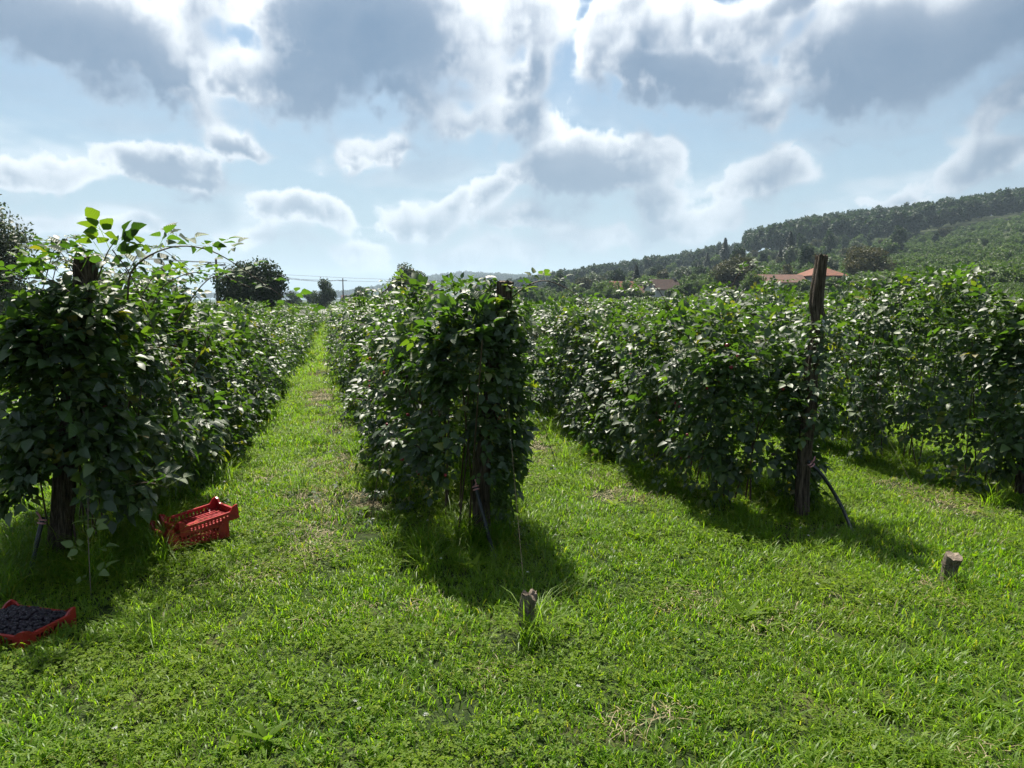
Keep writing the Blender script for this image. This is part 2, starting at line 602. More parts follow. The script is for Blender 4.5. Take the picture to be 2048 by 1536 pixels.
M['berry_red'] = plain_mat('unripe_berry_skin', (.26, .012, .02), (.14, .008, .018), 60, .35, .5)
M['hose'] = plain_mat('black_hose', (.010, .013, .018), (.018, .021, .026), 12, .42, .5)
M['tie'] = plain_mat('pink_tie', (.62, .30, .32), (.5, .2, .24), 30, .6)
M['wire'] = plain_mat('fence_wire', (.16, .13, .10), (.10, .075, .055), 30, .6, .4, 0, None, 2, .3)
M['white_tie'] = plain_mat('white_tie', (.75, .75, .75), (.6, .6, .62), 20, .5)
M['roof_orange'] = plain_mat('orange_tile', (.23, .10, .065), (.15, .075, .055), 2.2, .9, .2)
M['roof_brown'] = plain_mat('brown_tile', (.095, .06, .05), (.065, .047, .042), 3, .9, .2)
M['roof_red'] = plain_mat('weathered_red_tile', (.18, .095, .072), (.12, .08, .066), 2, .9, .2)
M['wall_white'] = plain_mat('white_render', (.55, .54, .51), (.45, .44, .41), 1.5, .9)
M['wall_grey'] = plain_mat('grey_render', (.30, .29, .28), (.22, .21, .2), 1.5, .9)
M['wall_green'] = plain_mat('pale_green_render', (.42, .45, .40), (.34, .38, .33), 1.5, .9)
M['glass'] = plain_mat('dark_window_glass', (.02, .025, .03), (.03, .035, .04), 2, .08, .6)
M['frame'] = plain_mat('window_frame', (.25, .17, .12), (.2, .13, .1), 5, .6)
M['gutter'] = plain_mat('pale_metal', (.6, .6, .6), (.5, .5, .5), 5, .45)
M['pole'] = plain_mat('pole_wood', (.06, .05, .042), (.035, .03, .026), 6, .85)
M['road'] = plain_mat('pale_road', (.22, .215, .20), (.18, .175, .165), .6, .75, .45)


def wood_mat(name, a, b, c):
    m, nt, out = base_mat(name)
    p = N(nt, 'ShaderNodeBsdfPrincipled')
    setin(p, Roughness=.9)
    p.inputs['Specular IOR Level'].default_value = .2
    f1 = noise_fac(nt, 14, 5, .65, 'Object', (6, 6, .55))
    f2 = noise_fac(nt, 5, 3, .6, 'Object', (1, 1, .6))
    colr = ramp(nt, f1, [(.32, b), (.48, a), (.70, c)])
    colr = mix_col(nt, smooth_range(nt, f2, .5, .75), colr, tuple(x * .65 for x in a))
    nt.links.new(colr, p.inputs['Base Color'])
    bn = N(nt, 'ShaderNodeBump'); setin(bn, Strength=1.0, Distance=.03)
    nt.links.new(f1, bn.inputs['Height'])
    nt.links.new(bn.outputs[0], p.inputs['Normal'])
    nt.links.new(p.outputs[0], out.inputs['Surface'])
    return m


M['post'] = wood_mat('post_wood', (.075, .056, .039), (.010, .008, .006), (.19, .150, .112))
M['stump'] = wood_mat('stump_wood', (.17, .14, .11), (.03, .024, .018), (.30, .26, .21))
M['endgrain'] = plain_mat('end_grain', (.24, .19, .145), (.10, .08, .06), 45, .9, .2, .6)

# ------------------------------------------------------------------ terrain
# ground seen at photo column / forward distance, as photo row (None = level field at height 0)
TY = np.array([0, 60, 100, 150, 250, 400, 550, 800, 1500, 2600, 4500], float)
TX = np.array([-3000, -600, 300, 640, 690, 760, 830, 870, 930, 1000, 1060, 1200, 1350, 1480, 1610, 1750, 1900, 2048, 2500, 4000], float)
flat = HORIZON + EYE * FPX / np.maximum(TY, 1)
def _row(y100, y150, y250, y400, y550, y800, y1500, y2600, y4500):
    r = flat.copy()
    for i, v in zip(range(2, 11), (y100, y150, y250, y400, y550, y800, y1500, y2600, y4500)):
        if v is not None: r[i] = v
    return r
n_ = None
TABLE = np.array([
    _row(n_, n_, n_, n_, n_, n_, 598, 575, 585),
    _row(n_, n_, n_, n_, n_, n_, 600, 588, 595),
    _row(n_, n_, n_, n_, n_, n_, 602, 599, 600),
    _row(n_, n_, n_, n_, n_, n_, 602, 599, 600),
    _row(n_, n_, n_, n_, n_, n_, 602, 597, 600),
    _row(n_, n_, n_, n_, n_, n_, 601, 584, 595),
    _row(n_, n_, n_, n_, n_, n_, 600, 572, 590),
    _row(n_, n_, n_, n_, 604, 602, 596, 562, 585),
    _row(n_, n_, n_, 606, 602, 597, 588, 556, 580),
    _row(n_, n_, 608, 602, 596, 588, 577, 560, 580),
    _row(n_, 614, 603, 594, 586, 576, 570, 566, 580),
    _row(622, 600, 586, 574, 566, 556, 556, 566, 580),
    _row(612, 592, 570, 553, 543, 534, 540, 560, 580),
    _row(604, 582, 552, 522, 512, 512, 530, 560, 580),
    _row(600, 578, 535, 500, 478, 490, 520, 560, 580),
    _row(596, 572, 528, 489, 460, 480, 520, 560, 580),
    _row(588, 562, 512, 466, 442, 470, 520, 560, 580),
    _row(580, 548, 492, 436, 423, 460, 520, 560, 580),
    _row(570, 530, 465, 405, 385, 440, 520, 560, 580),
    _row(560, 510, 440, 370, 350, 420, 520, 560, 580)])
TZ = EYE + TY[None, :] * (HORIZON - TABLE) / FPX      # heights at (column, distance)
TZ[:, 0] = 0
TZ[:, 1] = np.minimum(np.maximum(TZ[:, 2] * .25, 0), 1.0)


def terrain_z(x, y):
    x, y = np.atleast_1d(np.asarray(x, float)), np.atleast_1d(np.asarray(y, float))
    Y = np.clip(y, .5, TY[-1])
    px = np.clip(1024 + FPX * x / np.maximum(y, 1.0) * .9936, TX[0], TX[-1])
    px = np.where(y < 1.0, np.where(x > 0, TX[-1], TX[0]), px)
    i = np.clip(np.searchsorted(TX, px) - 1, 0, len(TX) - 2)
    j = np.clip(np.searchsorted(TY, Y) - 1, 0, len(TY) - 2)
    a = (px - TX[i]) / (TX[i + 1] - TX[i])
    b = (Y - TY[j]) / (TY[j + 1] - TY[j])
    z = (TZ[i, j] * (1 - a) + TZ[i + 1, j] * a) * (1 - b) + (TZ[i, j + 1] * (1 - a) + TZ[i + 1, j + 1] * a) * b
    r = np.hypot(x, y)
    z = z * np.clip((r - 45) / 30, 0, 1)
    bump = (vnoise(x * .6, y * .6, x * 0, 3) - .5) * .03 + (vnoise(x * 2.3, y * 2.3, x * 0, 4) - .5) * .02
    return z + bump * np.clip(1.5 - r / 60, .2, 1)


def tz(x, y):
    return float(terrain_z(x, y)[0])


def ground_mat():
    m, nt, out = base_mat('field_ground')
    p = N(nt, 'ShaderNodeBsdfPrincipled')
    setin(p, Roughness=.95)
    p.inputs['Specular IOR Level'].default_value = .15
    f1 = noise_fac(nt, 1.1, 5, .6, 'World')
    f2 = noise_fac(nt, 22, 4, .65, 'World')
    f3 = noise_fac(nt, .02, 4, .55, 'World')
    grass = mix_col(nt, smooth_range(nt, f2, .35, .7), (.012, .022, .006), (.034, .050, .012))
    grass = mix_col(nt, math_node(nt, 'MULTIPLY', smooth_range(nt, f1, .52, .7), .6), grass, (.095, .082, .040))
    grass = mix_col(nt, math_node(nt, 'MULTIPLY', smooth_range(nt, f3, .45, .62), .5), grass, (.060, .085, .022))
    nt.links.new(grass, p.inputs['Base Color'])
    bn = N(nt, 'ShaderNodeBump'); setin(bn, Strength=.6, Distance=.03)
    nt.links.new(f2, bn.inputs['Height'])
    nt.links.new(bn.outputs[0], p.inputs['Normal'])
    nt.links.new(p.outputs[0], out.inputs['Surface'])
    return m


M['ground'] = ground_mat()


def build_ground():
    # polar sheet: fine ahead, reaching the horizon all round
    ang = np.concatenate([np.linspace(-46, 46, 231), np.linspace(48, 312, 67)])
    rad = np.concatenate([[0.0], np.geomspace(.5, 5200, 190)])
    A, Rr = np.meshgrid(np.radians(ang), rad, indexing='ij')
    X, Y = Rr * np.sin(A), Rr * np.cos(A)
    Z = terrain_z(X.ravel(), Y.ravel()).reshape(X.shape)
    Z[:, 0] = Z[0, 0]
    V = np.stack([X, Y, Z], -1).reshape(-1, 3)
    na, nr = X.shape
    i, j = np.meshgrid(np.arange(na), np.arange(nr - 1), indexing='ij')
    a = i * nr + j
    b = ((i + 1) % na) * nr + j
    F = np.stack([a, a + 1, b + 1, b], -1).reshape(-1, 4)
    o = obj('ground', new_mesh('ground', V, F, M['ground']))
    tag(o, kind='structure')


build_ground()

# pale country road along the left of the field
ROAD = [(-14.5, -40), (-15.6, -5), (-17, 12), (-19.4, 30), (-22.5, 60), (-28, 108), (-40, 180), (-75, 330), (-140, 600)]


def build_road():
    pts = spline([(x, y, 0) for x, y in ROAD], 120)
    V, hw = [], 3.0
    for i, p in enumerate(pts):
        t = (pts[min(i + 1, len(pts) - 1)] - pts[max(i - 1, 0)]).normalized()
        n = Vector((t.y, -t.x, 0))
        for k in (-1.0, -.5, 0, .5, 1.0):
            q = p + n * hw * k
            V.append((q.x, q.y, tz(q.x, q.y) + .05 + .03 * (1 - k * k)))
    n = len(pts)
    F = np.array([[i * 5 + k, i * 5 + k + 1, i * 5 + k + 6, i * 5 + k + 5] for i in range(n - 1) for k in range(4)])
    tag(obj('road', new_mesh('road', np.array(V), F, M['road'])), kind='structure')


build_road()


# ------------------------------------------------------------------ blackberry leaves
def leaflet(L, Wd, stations, fold=.16, droop=.22, serr=0.0):
    """one ovate pointed leaflet along +x: verts, tris"""
    prof = lambda t: math.sin(math.pi * t ** .78) ** .85 * (1 - .25 * t)
    V, Fc = [(0, 0, 0)], []
    st = [(i + 1) / (stations + 1) for i in range(stations)]
    for k, t in enumerate(st):
        w = Wd * .5 * prof(t) * (1 + serr * (1 if k % 2 else -1))
        z = -droop * L * t * t
        V += [(L * t, w, z + fold * w * 2), (L * t, 0, z - .01 * L), (L * t, -w, z + fold * w * 2)]
    V.append((L, 0, -droop * L))
    n = len(V) - 1
    Fc += [(0, 2, 1), (0, 3, 2)]
    for i in range(stations - 1):
        a, b = 1 + 3 * i, 4 + 3 * i
        Fc += [(a, a + 1, b + 1), (a, b + 1, b), (a + 1, a + 2, b + 2), (a + 1, b + 2, b + 1)]
    a = 1 + 3 * (stations - 1)
    Fc += [(a, a + 1, n), (a + 1, a + 2, n)]
    return np.array(V, float), np.array(Fc)


def rotz(V, a):
    c, s = math.cos(a), math.sin(a)
    return V @ np.array([[c, s, 0], [-s, c, 0], [0, 0, 1]])


def rotx(V, a):
    c, s = math.cos(a), math.sin(a)
    return V @ np.array([[1, 0, 0], [0, c, s], [0, -s, c]])


LXY = []          # position within each leaflet of the last leaf built


def compound(stations, n=3, serr=0.0, seed=0):
    """a compound bramble leaf about 0.14 long: petiole end at the origin"""
    r = random.Random(seed)
    Vs, Fs, off = [], [], 0
    LXY.clear()
    if n == 3:
        spec = [(0, .055, 1.0), (1.15, .035, .86), (-1.15, .035, .86)]
    else:
        spec = [(0, .06, 1.0), (.95, .035, .92), (-.95, .035, .92), (2.0, .03, .66), (-2.0, .03, .66)]
    for a, st, sc in spec:
        V, Fc = leaflet(.072 * sc, .054 * sc, stations, r.uniform(.08, .22), r.uniform(.08, .38), serr)
        LXY.append(V[:, :2] / (.072 * sc))
        V = rotx(V, r.uniform(-.35, .35))
        V[:, 0] += .012
        V = rotz(V, a + r.uniform(-.15, .15))
        V[:, 0] += st
        V[:, 2] += r.uniform(-.006, .006)
        Vs.append(V); Fs.append(Fc + off); off += len(V)
    return np.concatenate(Vs), np.concatenate(Fs)


TEMPL_NEAR = [compound(2, 3, 0, s) for s in range(4)] + [compound(2, 5, 0, 9)]
TEMPL_FAR = [compound(1, 3, 0, s) for s in range(3)]


def with_petiole(V, Fc, l=.05):
    b = len(V)
    V = np.concatenate([V, [(-l, .0012, .0), (-l, -.0012, 0), (.055, .001, .001), (.055, -.001, .001)]])
    return V, np.concatenate([Fc, [(b, b + 1, b + 3), (b, b + 3, b + 2)]])


def leaf_meshes(mat, tag_):
    out = []
    for s in range(6):
        V, Fc = with_petiole(*compound(4, 3 if s != 5 else 5, .07, 20 + s))
        q = np.concatenate(LXY + [np.zeros((4, 2))])
        out.append(new_mesh('leaf_' + tag_, V, Fc, mat, True, {'rnd': np.full(len(V), s / 6), 'lx': q[:, 0], 'ly': q[:, 1]}))
    return out


HERO = leaf_meshes(M['bramble_hero'], 'bramble')


def leaf_cloud(P, X, Z, S, far=False):
    """joined leaf mesh arrays for many leaves"""
    T = TEMPL_FAR if far else TEMPL_NEAR
    pick = rng.integers(0, len(T), len(P))
    Vs, Fs, Rs, off = [], [], [], 0
    for k, (V, Fc) in enumerate(T):
        m = pick == k
        if not m.any():
            continue
        W, FF = copies(V, Fc, P[m], frames(X[m], Z[m]), S[m])
        Vs.append(W); Fs.append(FF + off); off += len(W)
        Rs.append(np.repeat(rng.random(m.sum()) * .999, len(V)))
    return np.concatenate(Vs), np.concatenate(Fs), np.concatenate(Rs)


ROW_DIR = Vector((-math.sin(R(13.7)), math.cos(R(13.7)), 0))
ROW_PERP = Vector((ROW_DIR.y, -ROW_DIR.x, 0))      # to the right


class Row:
    def __init__(self, origin, hw, top, low, cap=.32, s_start=-.05, seed=0, capz=.0, ls=1.0, taper=(1.12, .82)):
        self.ls, self.taper = ls, taper
        self.o, self.hw, self.top, self.low, self.cap, self.s0, self.seed, self.capz = Vector(origin), hw, top, low, cap, s_start, seed, capz

    def shape(self, s):
        """half width, top and low at distance s along the row"""
        n1 = vnoise(s * .55 + 31 * self.seed, s * 0, s * 0 + 1, 61) - .5
        n2 = vnoise(s * 1.3 + 31 * self.seed, s * 0 + 5, s * 0, 62) - .5
        n3 = vnoise(s * 1.9 + 31 * self.seed, s * 0 + 9, s * 0, 63) - .5
        hw = np.interp(s, self.hw[0], self.hw[1]) * (1 + n1 * .5)
        top = np.interp(s, self.top[0], self.top[1]) + n2 * .36
        low = np.interp(s, self.low[0], self.low[1]) + n3 * .18
        return hw, top, np.maximum(low, .05)

    def sample(self, n, a, b, shell=.5):
        s = rng.uniform(a, b, n)
        th = rng.uniform(R(-62), R(242), n)
        hw, top, low = self.shape(s)
        r = 1 - shell * rng.random(n) ** 1.6
        bul = 1 + .75 * (vnoise(s * 2.3 + 7 * self.seed, th * 1.4, s * 0, 64) - .5) + .5 * (vnoise(s * 5.1, th * 3.1, s * 0 + self.seed, 65) - .5)
        cap = np.clip((s - self.s0 + self.cap) / self.cap, 0, 1)
        cap = (1 - (1 - cap) ** 2) ** .35
        c, sn = np.cos(th), np.sin(th)
        x = np.sign(c) * np.abs(c) ** .6 * hw * r * bul * cap
        zc, hh = (top + low) / 2, (top - low) / 2
        z = zc + np.sign(sn) * np.abs(sn) ** .68 * hh * np.minimum(r * bul, 1.12) * (.55 + .45 * cap)
        tt = np.clip((z - low) / (top - low), 0, 1)
        x = x * (self.taper[0] + (self.taper[1] - self.taper[0]) * tt)
        P = np.array(self.o)[None] + s[:, None] * np.array(ROW_DIR) + x[:, None] * np.array(ROW_PERP)
        P[:, 2] = np.maximum(z + terrain_z(P[:, 0], P[:, 1]), .03)
        O = (c / hw)[:, None] * np.array(ROW_PERP) + (sn / hh)[:, None] * np.array((0, 0, 1.0))
        O += ((1 - cap) * -2.5)[:, None] * np.array(ROW_DIR)
        O /= np.linalg.norm(O, axis=1)[:, None]
        # thin places show the dark inside
        hole = vnoise(s * 3.0 + self.seed, th * 2.2, s * 0 + 4, 66)
        keep = ~((hole < .40) & (r > .80) & (rng.random(n) < .85))
        keep &= ~((cap < .9) & (z < self.capz))
        return P[keep], O[keep], r[keep], s[keep]

    def orient(self, P, O):
        n = len(P)
        up = np.array((0, 0, 1.0))
        Z = up * .85 + O * .55 + rng.normal(0, .38, (n, 3))
        X = O * 1.0 + np.array((0, 0, -.35)) + rng.normal(0, .65, (n, 3))
        return X, Z


def make_row(name, row, L, near_len, label, hero_n=0, near_from=None, n_near=1350, hero_zone=(-.5, 2.2), name_crown=False, wrapped=None):
    root = empty(name, row.o)
    root.location.z = tz(row.o.x, row.o.y)
    tag(root, label, 'bramble row', 'trellised blackberry rows')
    org = np.array((row.o.x, row.o.y, root.location.z))
    Vs, Fs, Rs, off = [], [], [], 0

    def add(P, X, Z, S, far):
        nonlocal off
        V, Fc, rr = leaf_cloud(P - org, X, Z, S, far)
        Vs.append(V); Fs.append(Fc + off); Rs.append(rr); off += len(V)
    a0 = row.s0 - row.cap if near_from is None else near_from
    if near_len > 0:
        P, O, r, s = (np.concatenate(q) for q in zip(row.sample(int(n_near * (near_len - a0)), a0, near_len), row.sample(int(n_near * .5) if near_from is None else 2, row.s0 - row.cap, row.s0 + .05, .35)))
        X, Z = row.orient(P, O)
        S = (.5 + .85 * rng.random(len(P)) ** .8) * row.ls
        if hero_n:
            # the leaves that show largest are single pieces
            campos = np.array((0, 0, EYE))
            face = np.einsum('ij,ij->i', O, campos - P) / np.linalg.norm(campos - P, axis=1)
            ok = np.where((r > .86) & (s < hero_zone[1]) & (face > .1))[0]
            ok = ok[np.argsort(np.linalg.norm(P[ok] - campos, axis=1))][:hero_n * 3]
            ok = rng.permutation(ok)[:hero_n]
            Rm = frames(X[ok], Z[ok])
            for k, i in enumerate(ok):
                o = obj('leaf', HERO[k % len(HERO)], root)
                m4 = Matrix(Rm[k].tolist()).to_4x4()
                o.rotation_euler = m4.to_euler()
                o.location = Vector(P[i] - org)
                o.scale = (S[i] * 1.1,) * 3
            msk = np.ones(len(P), bool); msk[ok] = False
            P, X, Z, S = P[msk], X[msk], Z[msk], S[msk]
        add(P, X, Z, S, False)
    if wrapped:
        # leafy canes clinging round the end post
        pp, z0, z1, nn, a_lo, a_hi, r_lo, r_hi = wrapped
        th = rng.uniform(R(a_lo), R(a_hi), nn)
        O = np.stack([np.cos(th), np.sin(th), np.full(nn, .15)], -1)
        zz = rng.uniform(z0, z1, nn)
        rr = rng.uniform(r_lo, r_hi, nn) * (1.15 - .35 * np.abs(2 * (zz - z0) / (z1 - z0) - 1))
        lean = (zz / 1.7)[:, None] * np.array(((pp[1].x - pp[0].x), (pp[1].y - pp[0].y), 0))
        P = np.array((pp[0].x, pp[0].y, 0)) + lean + O * rr[:, None]
        P[:, 2] = zz
        X, Z = row.orient(P, O)
        add(P, X, Z, rng.uniform(.55, 1.15, nn) * row.ls, False)
    mid = min(20.0, L)
    a1 = max(near_len, a0)
    if mid > a1:
        P, O, r, s = row.sample(int(560 * (mid - a1)), a1, mid)
        X, Z = row.orient(P, O)
        add(P, X, Z, rng.uniform(1.0, 1.65, len(P)), True)
    if L > mid:
        P, O, r, s = row.sample(int(230 * (L - mid)), mid, L)
        X, Z = row.orient(P, O)
        add(P, X, Z, rng.uniform(1.5, 2.5, len(P)), True)
    # upright and hanging shoots break the outline; canes and stems carry the leaves
    mb = MB()
    shoots = []
    sx = max(a0, row.s0)
    while sx < min(L, 22):
        hw, top, low = (float(q[0]) for q in row.shape(np.array([sx])))
        # stems from the ground
        for k in range(2):
            x0 = rng.normal(0, .08); x1 = rng.normal(0, hw * .5)
            p0 = row.o + ROW_DIR * (sx + rng.normal(0, .1)) + ROW_PERP * x0
            p1 = row.o + ROW_DIR * (sx + rng.normal(0, .25)) + ROW_PERP * x1
            pts = spline([(p0.x, p0.y, tz(p0.x, p0.y) - .03), (p0.x * .7 + p1.x * .3, p0.y * .7 + p1.y * .3, .45), (p1.x, p1.y, top * .85)], 6)
            mb.tube([p - Vector(org) for p in pts], np.linspace(.008, .004, 6), 4, False)
        tall = name_crown and sx < 1.3
        if rng.random() < (1.0 if tall else .62):
            side = rng.choice((-1, 1))
            b = row.o + ROW_DIR * sx + ROW_PERP * (rng.normal(0, hw * .35))
            h = rng.uniform(.08, .42) if tall else rng.uniform(.04, .26)
            out = ROW_PERP * side * rng.uniform(.05, .45) + ROW_DIR * rng.normal(0, .3)
            c = [(b.x, b.y, top - .12), tuple(b + out * .5 + Vector((0, 0, top + h * .8))), tuple(b + out * 1.1 + Vector((0, 0, top + h * rng.uniform(.3, 1.0))))]
            shoots.append((spline(c, 9), .95))
        if rng.random() < .75:
            side = rng.choice((-1, 1))
            b = row.o + ROW_DIR * sx + ROW_PERP * side * hw * .85
            zz = rng.uniform(.5, 1.4)
            out = ROW_PERP * side * rng.uniform(.12, .42) + ROW_DIR * rng.normal(0, .15)
            c = [tuple(b + Vector((0, 0, zz))), tuple(b + out * .8 + Vector((0, 0, zz + .05))), tuple(b + out * 1.2 + Vector((0, 0, zz - rng.uniform(.1, .45))))]
            shoots.append((spline(c, 8), .8))
        sx += rng.uniform(.16, .34) * (1 + sx * .06) * (.4 if tall else 1)
    LP, LX, LZ, LS = [], [], [], []
    for pts, sc in shoots:
        mb.tube([p - Vector(org) for p in pts], np.linspace(.004, .0018, len(pts)), 4, False)
        for i in range(1, len(pts)):
            t = (pts[i] - pts[i - 1]).normalized()
            for q in range(2):
                sd = Vector((rng.normal(), rng.normal(), rng.normal() * .3))
                LP.append(pts[i]); LX.append(sd + t * .5 - Vector((0, 0, .2))); LZ.append(Vector((0, 0, 1)) + Vector(rng.normal(0, .3, 3)))
                LS.append(sc * (1.15 - .5 * i / len(pts)) * rng.uniform(.8, 1.1))
    if LP:
        add(np.array([tuple(p) for p in LP]), np.array([tuple(p) for p in LX]), np.array([tuple(p) for p in LZ]), np.array(LS), False)
    fo = obj('foliage', new_mesh('foliage', np.concatenate(Vs), np.concatenate(Fs), M['bramble'], True, {'rnd': np.concatenate(Rs)}), root)
    fo['kind'] = 'stuff'
    if mb.v:
        tag(mb.build('canes', M['cane'], root, True), kind='stuff')
    root['org'] = list(org)
    return root


P1, P2, P3, P4 = ground_at(110, 1125), ground_at(965, 1080), ground_at(1605, 1035), None
P4 = P3 + Vector((2.06, .62, 0))
rowA = Row(P1 + ROW_PERP * .13, ([-.5, .6, 2, 8, 16, 28, 60], [.28, .36, .56, .66, .68, .74, .92]), ([-.5, .2, 1.0, 2.5, 6, 14, 60], [1.68, 1.76, 1.64, 1.54, 1.38, 1.22, 1.05]), ([-.5, .8, 1.6, 4, 60], [.36, .28, .10, .06, .05]), .30, -.02, 1, .36, 1.1, (1.2, .62))
rowB = Row(P2 - ROW_PERP * .13, ([-.5, .6, 2, 8, 16, 28, 60], [.32, .38, .48, .60, .62, .70, .9]), ([-.5, .3, 2, 12, 30, 60], [1.55, 1.56, 1.52, 1.42, 1.2, 1.1]), ([-.5, .3, 1.0, 60], [.30, .10, .05, .05]), .26, -.04, 2, .50, .92, (1.05, .85))
rowC = Row(P3 - ROW_PERP * .24, ([-.5, .6, 2, 60], [.36, .42, .46, .5]), ([-.5, .4, 2, 5, 60], [1.34, 1.36, 1.40, 1.38, 1.25]), ([-.5, 1, 60], [.06, .05, .05]), .22, .26, 3, .1, .95)
rowD = Row(P4, ([-.5, 60], [.48, .5]), ([-.5, 2, 4, 8, 60], [1.64, 1.68, 1.54, 1.38, 1.25]), ([-.5, 60], [.05, .06]), .3, .0, 4, .05, .95)
rowE = Row(P4 + ROW_PERP * 2.45, ([-.5, 60], [.48, .5]), ([-.5, 60], [1.36, 1.24]), ([-.5, 60], [.16, .15]), .3, .0, 5, .3)
rowF = Row(P4 + ROW_PERP * 4.9, ([-.5, 60], [.48, .5]), ([-.5, 60], [1.36, 1.24]), ([-.5, 60], [.16, .15]), .3, .0, 6, .3)
ROWS = [
    make_row('blackberry_row', rowA, 56, 8, 'leftmost blackberry row with long leafy canes arching high above its post', 190, hero_zone=(-.5, 2.0), name_crown=True, wrapped=((P1, at_depth(172, 530, P1.y)), .62, 1.70, 420, 150, 390, .07, .27)),
    make_row('blackberry_row', rowB, 56, 8, 'blackberry row in the middle, right of the grass path with red crates', 280, wrapped=((P2, at_depth(1007, 575, P2.y)), .72, 1.58, 330, 150, 400, .06, .24)),
    make_row('blackberry_row', rowC, 56, 8, 'blackberry row behind the tall crooked bare post', 300, wrapped=((P3, at_depth(1640, 560, P3.y)), .62, 1.46, 190, 190, 400, .05, .24)),
    make_row('blackberry_row', rowD, 56, 8, 'dense blackberry row at the right edge of the picture', 270, hero_zone=(-.5, 4.0)),
    make_row('blackberry_row', rowE, 56, 8, 'blackberry row whose tops show just behind the rightmost front row', 0, near_from=1.0, n_near=600),
    make_row('blackberry_row', rowF, 56, 0, 'farthest blackberry row on the right, bordering the leafy plantation', 0, near_from=3.0),
]


# ------------------------------------------------------------------ lawn: scattered tufts
def scatter(name, protos, P, yaw, scl, pick, label, cat, tilt=None):
    """one 'stuff' object whose geometry nodes set tuft meshes on points"""
    coll = bpy.data.collections.new(name + '_tufts')
    for i, me in enumerate(protos):
        coll.objects.link(bpy.data.objects.new('%s_%02d' % (name, i), me))
    me = bpy.data.meshes.new(name)
    me.vertices.add(len(P))
    me.vertices.foreach_set('co', np.asarray(P, np.float32).ravel())
    rot = np.zeros((len(P), 3), np.float32)
    rot[:, 2] = yaw
    if tilt is not None:
        rot[:, :2] = tilt
    me.attributes.new('rot', 'FLOAT_VECTOR', 'POINT').data.foreach_set('vector', rot.ravel())
    me.attributes.new('scl', 'FLOAT', 'POINT').data.foreach_set('value', np.asarray(scl, np.float32))
    me.attributes.new('pick', 'INT', 'POINT').data.foreach_set('value', np.asarray(pick, np.int32))
    o = obj(name, me)
    g = bpy.data.node_groups.new(name, 'GeometryNodeTree')
    g.interface.new_socket('Geometry', in_out='INPUT', socket_type='NodeSocketGeometry')
    g.interface.new_socket('Geometry', in_out='OUTPUT', socket_type='NodeSocketGeometry')
    gi, go = g.nodes.new('NodeGroupInput'), g.nodes.new('NodeGroupOutput')
    ci = g.nodes.new('GeometryNodeCollectionInfo')
    ci.inputs['Collection'].default_value = coll
    ci.inputs['Separate Children'].default_value = True
    ci.inputs['Reset Children'].default_value = True
    ip = g.nodes.new('GeometryNodeInstanceOnPoints')
    ip.inputs['Pick Instance'].default_value = True

    def attr(nm, ty):
        n = g.nodes.new('GeometryNodeInputNamedAttribute')
        n.data_type = ty
        n.inputs['Name'].default_value = nm
        return next(s for s in n.outputs if s.enabled and s.name == 'Attribute')
    g.links.new(gi.outputs[0], ip.inputs['Points'])
    g.links.new(ci.outputs[0], ip.inputs['Instance'])
    g.links.new(attr('pick', 'INT'), ip.inputs['Instance Index'])
    g.links.new(attr('rot', 'FLOAT_VECTOR'), ip.inputs['Rotation'])
    g.links.new(attr('scl', 'FLOAT'), ip.inputs['Scale'])
    g.links.new(ip.outputs[0], go.inputs[0])
    md = o.modifiers.new('scatter', 'NODES')
    md.node_group = g
    tag(o, label, cat, kind='stuff')
    return o


def blades(n, radius, h0, h1, w, bend, mat, seed, flat_=False, clump=0):
    r = np.random.default_rng(seed)
    a, q = r.uniform(0, 2 * math.pi, n), radius * np.sqrt(r.random(n))
    if clump:
        c = r.integers(0, clump, n)
        ca, cq = r.uniform(0, 2 * math.pi, clump), radius * np.sqrt(r.random(clump))
        bx = np.cos(ca)[c] * cq[c] + r.normal(0, radius * .12, n)
        by = np.sin(ca)[c] * cq[c] + r.normal(0, radius * .12, n)
    else:
        bx, by = np.cos(a) * q, np.sin(a) * q
    h = r.uniform(h0, h1, n)
    yaw = r.uniform(0, 2 * math.pi, n)
    ww = w * r.uniform(.7, 1.3, n)
    b = bend * r.uniform(.3, 1.5, n)
    T = np.array([0, .35, .7, 1.0])
    V = np.zeros((n, 7, 3))
    for k, t in enumerate(T):
        ang = b * t
        out = h * t * np.sin(ang * .9 + .12) if not flat_ else h * t
        up = h * t * np.cos(ang * .75) if not flat_ else .012 + .02 * np.sin(t * 3) * r.random(n)
        cx, cyy = bx + np.cos(yaw) * out, by + np.sin(yaw) * out
        wk = ww * (1 - .15 * k) * .5
        if k < 3:
            V[:, 2 * k] = np.stack([cx - np.sin(yaw) * wk, cyy + np.cos(yaw) * wk, up], -1)
            V[:, 2 * k + 1] = np.stack([cx + np.sin(yaw) * wk, cyy - np.cos(yaw) * wk, up], -1)
        else:
            V[:, 6] = np.stack([cx, cyy, up], -1)
    F = np.array([(0, 1, 3), (0, 3, 2), (2, 3, 5), (2, 5, 4), (4, 5, 6)])
    FF = (F[None] + (np.arange(n) * 7)[:, None, None]).reshape(-1, 3)
    return new_mesh('tuft', V.reshape(-1, 3), FF, mat, True, {'rnd': np.repeat(r.random(n) * .99, 7)})


